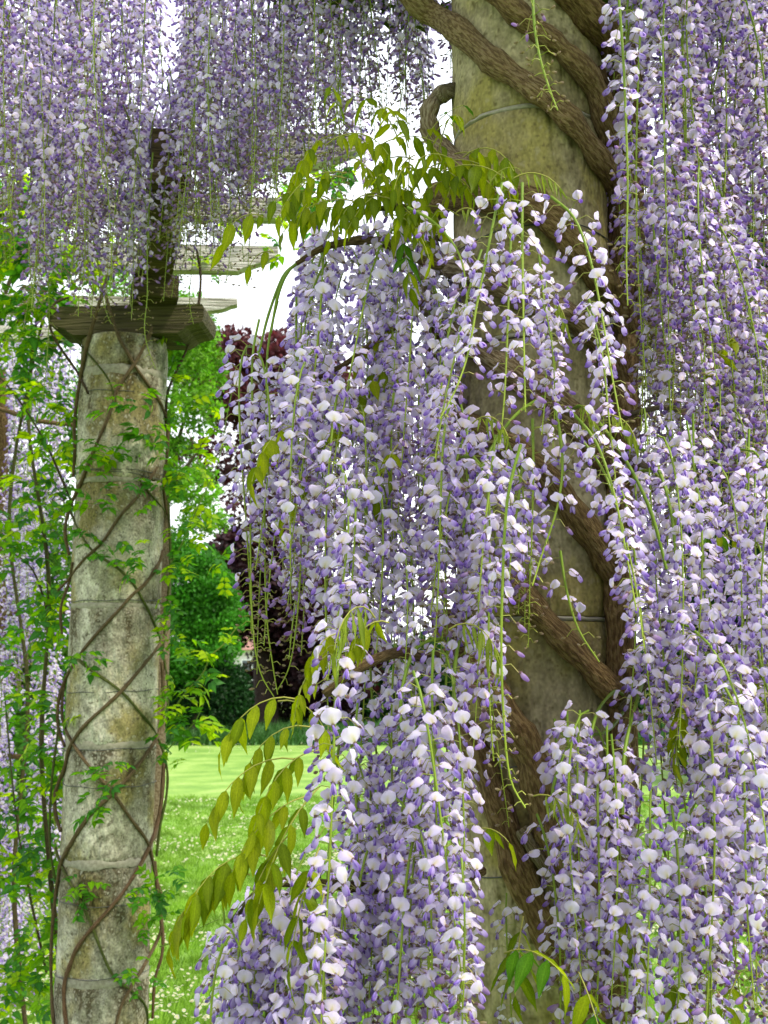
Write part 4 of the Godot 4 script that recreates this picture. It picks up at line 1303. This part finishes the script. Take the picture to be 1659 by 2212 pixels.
func roses() -> void:
	var C := FAR_C
	var R := FAR_R
	var g := thing("climbing_rose", "climbing rose whose canes criss-cross the slim stone column", "climbing rose", Vector3.ZERO)
	var brown := Color(0.21, 0.155, 0.085)
	var dark := Color(0.12, 0.09, 0.05)
	var green := Color(0.13, 0.20, 0.035)
	for c in [
		[[[262, 480], [245, 560], [230, 605], [197, 711], [179, 787], [170, 842], [160, 915], [162, 970], [158, 1030]], 0.012, brown],
		[[[372, 540], [365, 616], [328, 711], [295, 780], [255, 838], [237, 893], [200, 977], [175, 1042], [153, 1090], [140, 1145], [150, 1200]], 0.0115, brown],
		[[[225, 620], [233, 656], [255, 725], [273, 758], [299, 802], [339, 857], [357, 897], [363, 933], [359, 1006], [354, 1061], [362, 1110]], 0.011, brown],
		[[[150, 640], [113, 660], [109, 711], [135, 758], [168, 805], [190, 850]], 0.009, dark],
		[[[120, 678], [168, 740], [204, 780], [237, 824], [250, 870]], 0.006, green],
		[[[425, 540], [434, 605], [423, 696], [405, 751], [379, 806], [361, 853], [358, 930]], 0.009, dark],
		[[[340, 1010], [300, 1070], [259, 1115], [219, 1174], [182, 1207], [146, 1254], [124, 1276]], 0.009, brown],
		[[[150, 1100], [168, 1141], [197, 1188], [255, 1228], [288, 1261], [310, 1298], [328, 1334], [346, 1382], [360, 1457], [364, 1506], [358, 1570]], 0.008, green],
		[[[352, 1190], [343, 1218], [314, 1261], [288, 1283], [255, 1320], [197, 1382], [157, 1438], [131, 1491], [124, 1543], [127, 1577], [139, 1612]], 0.0105, brown],
		[[[156, 1215], [149, 1261], [131, 1312], [134, 1370]], 0.010, brown],
		[[[357, 1060], [365, 1115], [368, 1225], [359, 1334], [352, 1400]], 0.008, green],
		[[[300, 1035], [317, 1057], [339, 1083], [357, 1104]], 0.006, green],
		[[[356, 1370], [347, 1390], [262, 1494], [187, 1562], [150, 1614], [139, 1660], [120, 1708], [120, 1757], [131, 1795]], 0.012, brown],
		[[[165, 1420], [195, 1446], [259, 1491], [300, 1536], [337, 1584], [360, 1652], [360, 1719], [345, 1787], [338, 1850]], 0.009, green],
		[[[140, 1470], [135, 1506], [135, 1558], [157, 1607], [195, 1659], [240, 1708], [285, 1772], [322, 1824], [334, 1888], [349, 1930]], 0.010, brown],
		[[[350, 1430], [352, 1476], [352, 1543], [334, 1603], [270, 1689], [225, 1731], [187, 1768], [150, 1828], [131, 1866], [124, 1907], [116, 1967], [110, 2057], [112, 2160], [120, 2260]], 0.012, brown],
		[[[354, 1640], [352, 1682], [345, 1757], [322, 1832], [296, 1881], [259, 1937], [210, 1993], [169, 2042], [150, 2087], [139, 2125], [139, 2180], [150, 2260]], 0.012, Color(0.23, 0.14, 0.085)],
		[[[120, 1830], [131, 1866], [161, 1926], [195, 1990], [217, 2050], [247, 2113], [285, 2140], [311, 2166], [319, 2195], [318, 2260]], 0.008, green],
		[[[334, 1860], [337, 1888], [345, 1967], [352, 2020], [349, 2068], [334, 2117], [330, 2200]], 0.011, Color(0.23, 0.14, 0.085)],
		[[[349, 1990], [345, 2020], [311, 2087], [292, 2117], [262, 2173], [247, 2230]], 0.010, brown],
		[[[128, 1560], [110, 1700], [108, 1830], [120, 1900]], 0.007, green],
	]:
		woody("cane", g, c[0], C, R, c[1] * 0.62, c[1] * 0.52, M.bark, c[2].lerp(Color(0.2, 0.17, 0.12), 0.35), c[2], 7)
	# leafy side shoots
	free_stem("cane", g, [[366, 1545, 4.05], [405, 1492, 4.0], [437, 1457, 3.95], [455, 1418, 3.9], [481, 1394, 3.85], [512, 1355, 3.8]], 0.004, 0.002, M.stem, green, Color(0.22, 0.26, 0.05), 5)
	free_stem("cane", g, [[345, 1640, 4.05], [380, 1600, 4.0], [420, 1560, 3.95], [440, 1520, 3.9]], 0.003, 0.0015, M.stem, green, green, 5)
	free_stem("cane", g, [[350, 1250, 4.05], [390, 1180, 4.0], [430, 1090, 3.95], [470, 1000, 3.95], [490, 900, 3.95], [500, 850, 3.95]], 0.003, 0.0015, M.stem, green, green, 5)
	free_stem("cane", g, [[345, 2045, 4.0], [390, 2030, 3.9], [440, 2000, 3.8], [475, 1985, 3.75]], 0.0025, 0.0012, M.stem, green, green, 5)
	# clusters of leaves on and beside the column: [x, y, d, spread x, spread y, how many, size, leaflets as pieces]
	for z in [
		[270, 935, 3.88, 60, 75, 22, 1.15, true], [330, 990, 3.95, 25, 90, 10, 1.1, true], [250, 1060, 3.88, 50, 40, 8, 1.0, true], [205, 1080, 3.9, 20, 30, 3, 1.2, true],
		[195, 1175, 3.9, 25, 35, 7, 1.0, true], [280, 1195, 3.88, 35, 35, 9, 1.0, true], [270, 1240, 3.88, 20, 20, 4, 0.9, true], [250, 850, 3.9, 15, 60, 5, 0.6, true],
		[175, 1420, 3.9, 30, 25, 7, 1.0, true], [210, 1690, 3.9, 30, 25, 8, 1.0, true], [215, 1740, 3.88, 12, 18, 4, 1.3, true], [255, 1650, 3.88, 20, 25, 4, 0.7, true],
		[165, 1910, 3.9, 30, 25, 8, 0.9, true], [300, 1970, 3.88, 20, 50, 10, 0.9, true], [345, 1945, 3.95, 25, 40, 12, 0.9, true], [290, 2090, 3.88, 40, 40, 6, 0.9, false],
		[385, 800, 4.1, 30, 90, 12, 1.0, false], [390, 960, 4.1, 40, 110, 22, 1.0, false], [410, 1130, 4.0, 50, 110, 24, 1.05, false], [375, 1300, 4.0, 25, 110, 22, 1.0, false], [385, 1450, 4.0, 30, 90, 18, 1.0, false], [380, 1600, 4.0, 30, 60, 10, 0.9, false],
		[430, 1450, 3.95, 25, 50, 9, 1.3, false], [425, 1545, 3.95, 25, 45, 10, 1.3, false], [455, 1415, 3.9, 25, 20, 5, 0.9, false], [490, 1375, 3.85, 20, 20, 5, 0.7, false],
		[470, 950, 3.95, 20, 80, 7, 0.9, false], [470, 1215, 3.95, 20, 20, 5, 1.2, false], [370, 1870, 4.0, 18, 30, 4, 0.9, false], [400, 1970, 3.9, 30, 30, 4, 0.7, false],
	]:
		for i in z[5]:
			var p := pt(z[0] + jit(z[3]), z[1] + jit(z[4]), z[2] + jit(0.06))
			spray(g, p, z[6], z[7], Vector3(0, 0, 0.7), 0.5 if z[0] > 370 else 0.05)
	# the leafier rose left of the column
	g = thing("climbing_rose", "leafy climbing rose left of the slim column, in front of shaded wisteria", "climbing rose", Vector3.ZERO)
	for c in [[[[150, 2260, 4.4], [110, 1900, 4.4], [90, 1600, 4.4], [105, 1250, 4.4], [60, 900, 4.5], [80, 640, 4.6], [40, 400, 4.8]], 0.011], [[[60, 2260, 4.8], [30, 1900, 4.8], [60, 1500, 4.8], [20, 1100, 4.8], [90, 700, 4.7], [150, 480, 4.6]], 0.011], [[[100, 2100, 4.5], [40, 1800, 4.5], [10, 1500, 4.6]], 0.006], [[[110, 1350, 4.4], [70, 1230, 4.4], [0, 1180, 4.5]], 0.005], [[[160, 1100, 4.2], [100, 960, 4.3], [30, 850, 4.4], [-20, 800, 4.4]], 0.005]]:
		free_stem("cane", g, c[0], c[1], c[1] * 0.5, M.bark, dark, Color(0.13, 0.17, 0.05), 6)
	for z in [
		[40, 800, 4.6, 80, 80, 40, 1.3], [120, 920, 4.3, 40, 90, 42, 1.2], [70, 1090, 4.4, 75, 60, 46, 1.25], [60, 1190, 4.4, 70, 50, 26, 1.2],
		[110, 1320, 4.3, 45, 70, 30, 1.2], [110, 1640, 4.3, 40, 140, 46, 1.25], [60, 1760, 4.5, 70, 140, 52, 1.3], [90, 1990, 4.4, 50, 140, 46, 1.3], [40, 2110, 4.6, 70, 100, 34, 1.3], [40, 1450, 4.7, 60, 120, 30, 1.2],
	]:
		for i in z[5]:
			spray(g, pt(z[0] + jit(z[3]), z[1] + jit(z[4]), z[2] + jit(0.25)), z[6], false, Vector3(0, 0, 0.5), 0.3)

	g = thing("climbing_rose", "bright sunlit climbing rose over the rafters at the left edge", "climbing rose", Vector3.ZERO)
	for c in [[[[-60, 900, 5.4], [-10, 700, 5.3], [60, 520, 5.2], [150, 430, 5.2], [260, 400, 5.2]], 0.012], [[[-20, 760, 5.2], [90, 640, 5.0], [170, 560, 5.0], [240, 520, 5.0]], 0.008]]:
		free_stem("cane", g, c[0], c[1], c[1] * 0.5, M.bark, dark, Color(0.13, 0.17, 0.05), 6)
	for z in [[40, 460, 4.3, 80, 80, 95, 1.6], [50, 600, 4.3, 85, 80, 105, 1.5], [170, 560, 4.5, 70, 60, 50, 1.4], [90, 700, 4.4, 70, 60, 45, 1.4], [250, 440, 5.2, 50, 40, 18, 1.3], [440, 575, 4.75, 35, 28, 9, 1.1], [520, 500, 4.3, 70, 25, 9, 1.1], [650, 400, 3.9, 90, 60, 26, 1.2], [600, 520, 4.2, 60, 30, 6, 1.0]]:
		for i in z[5]:
			spray(g, pt(z[0] + jit(z[3]), z[1] + jit(z[4]), z[2] + jit(0.4)), z[6], false, Vector3(0, 0, 0.5), 0.5)
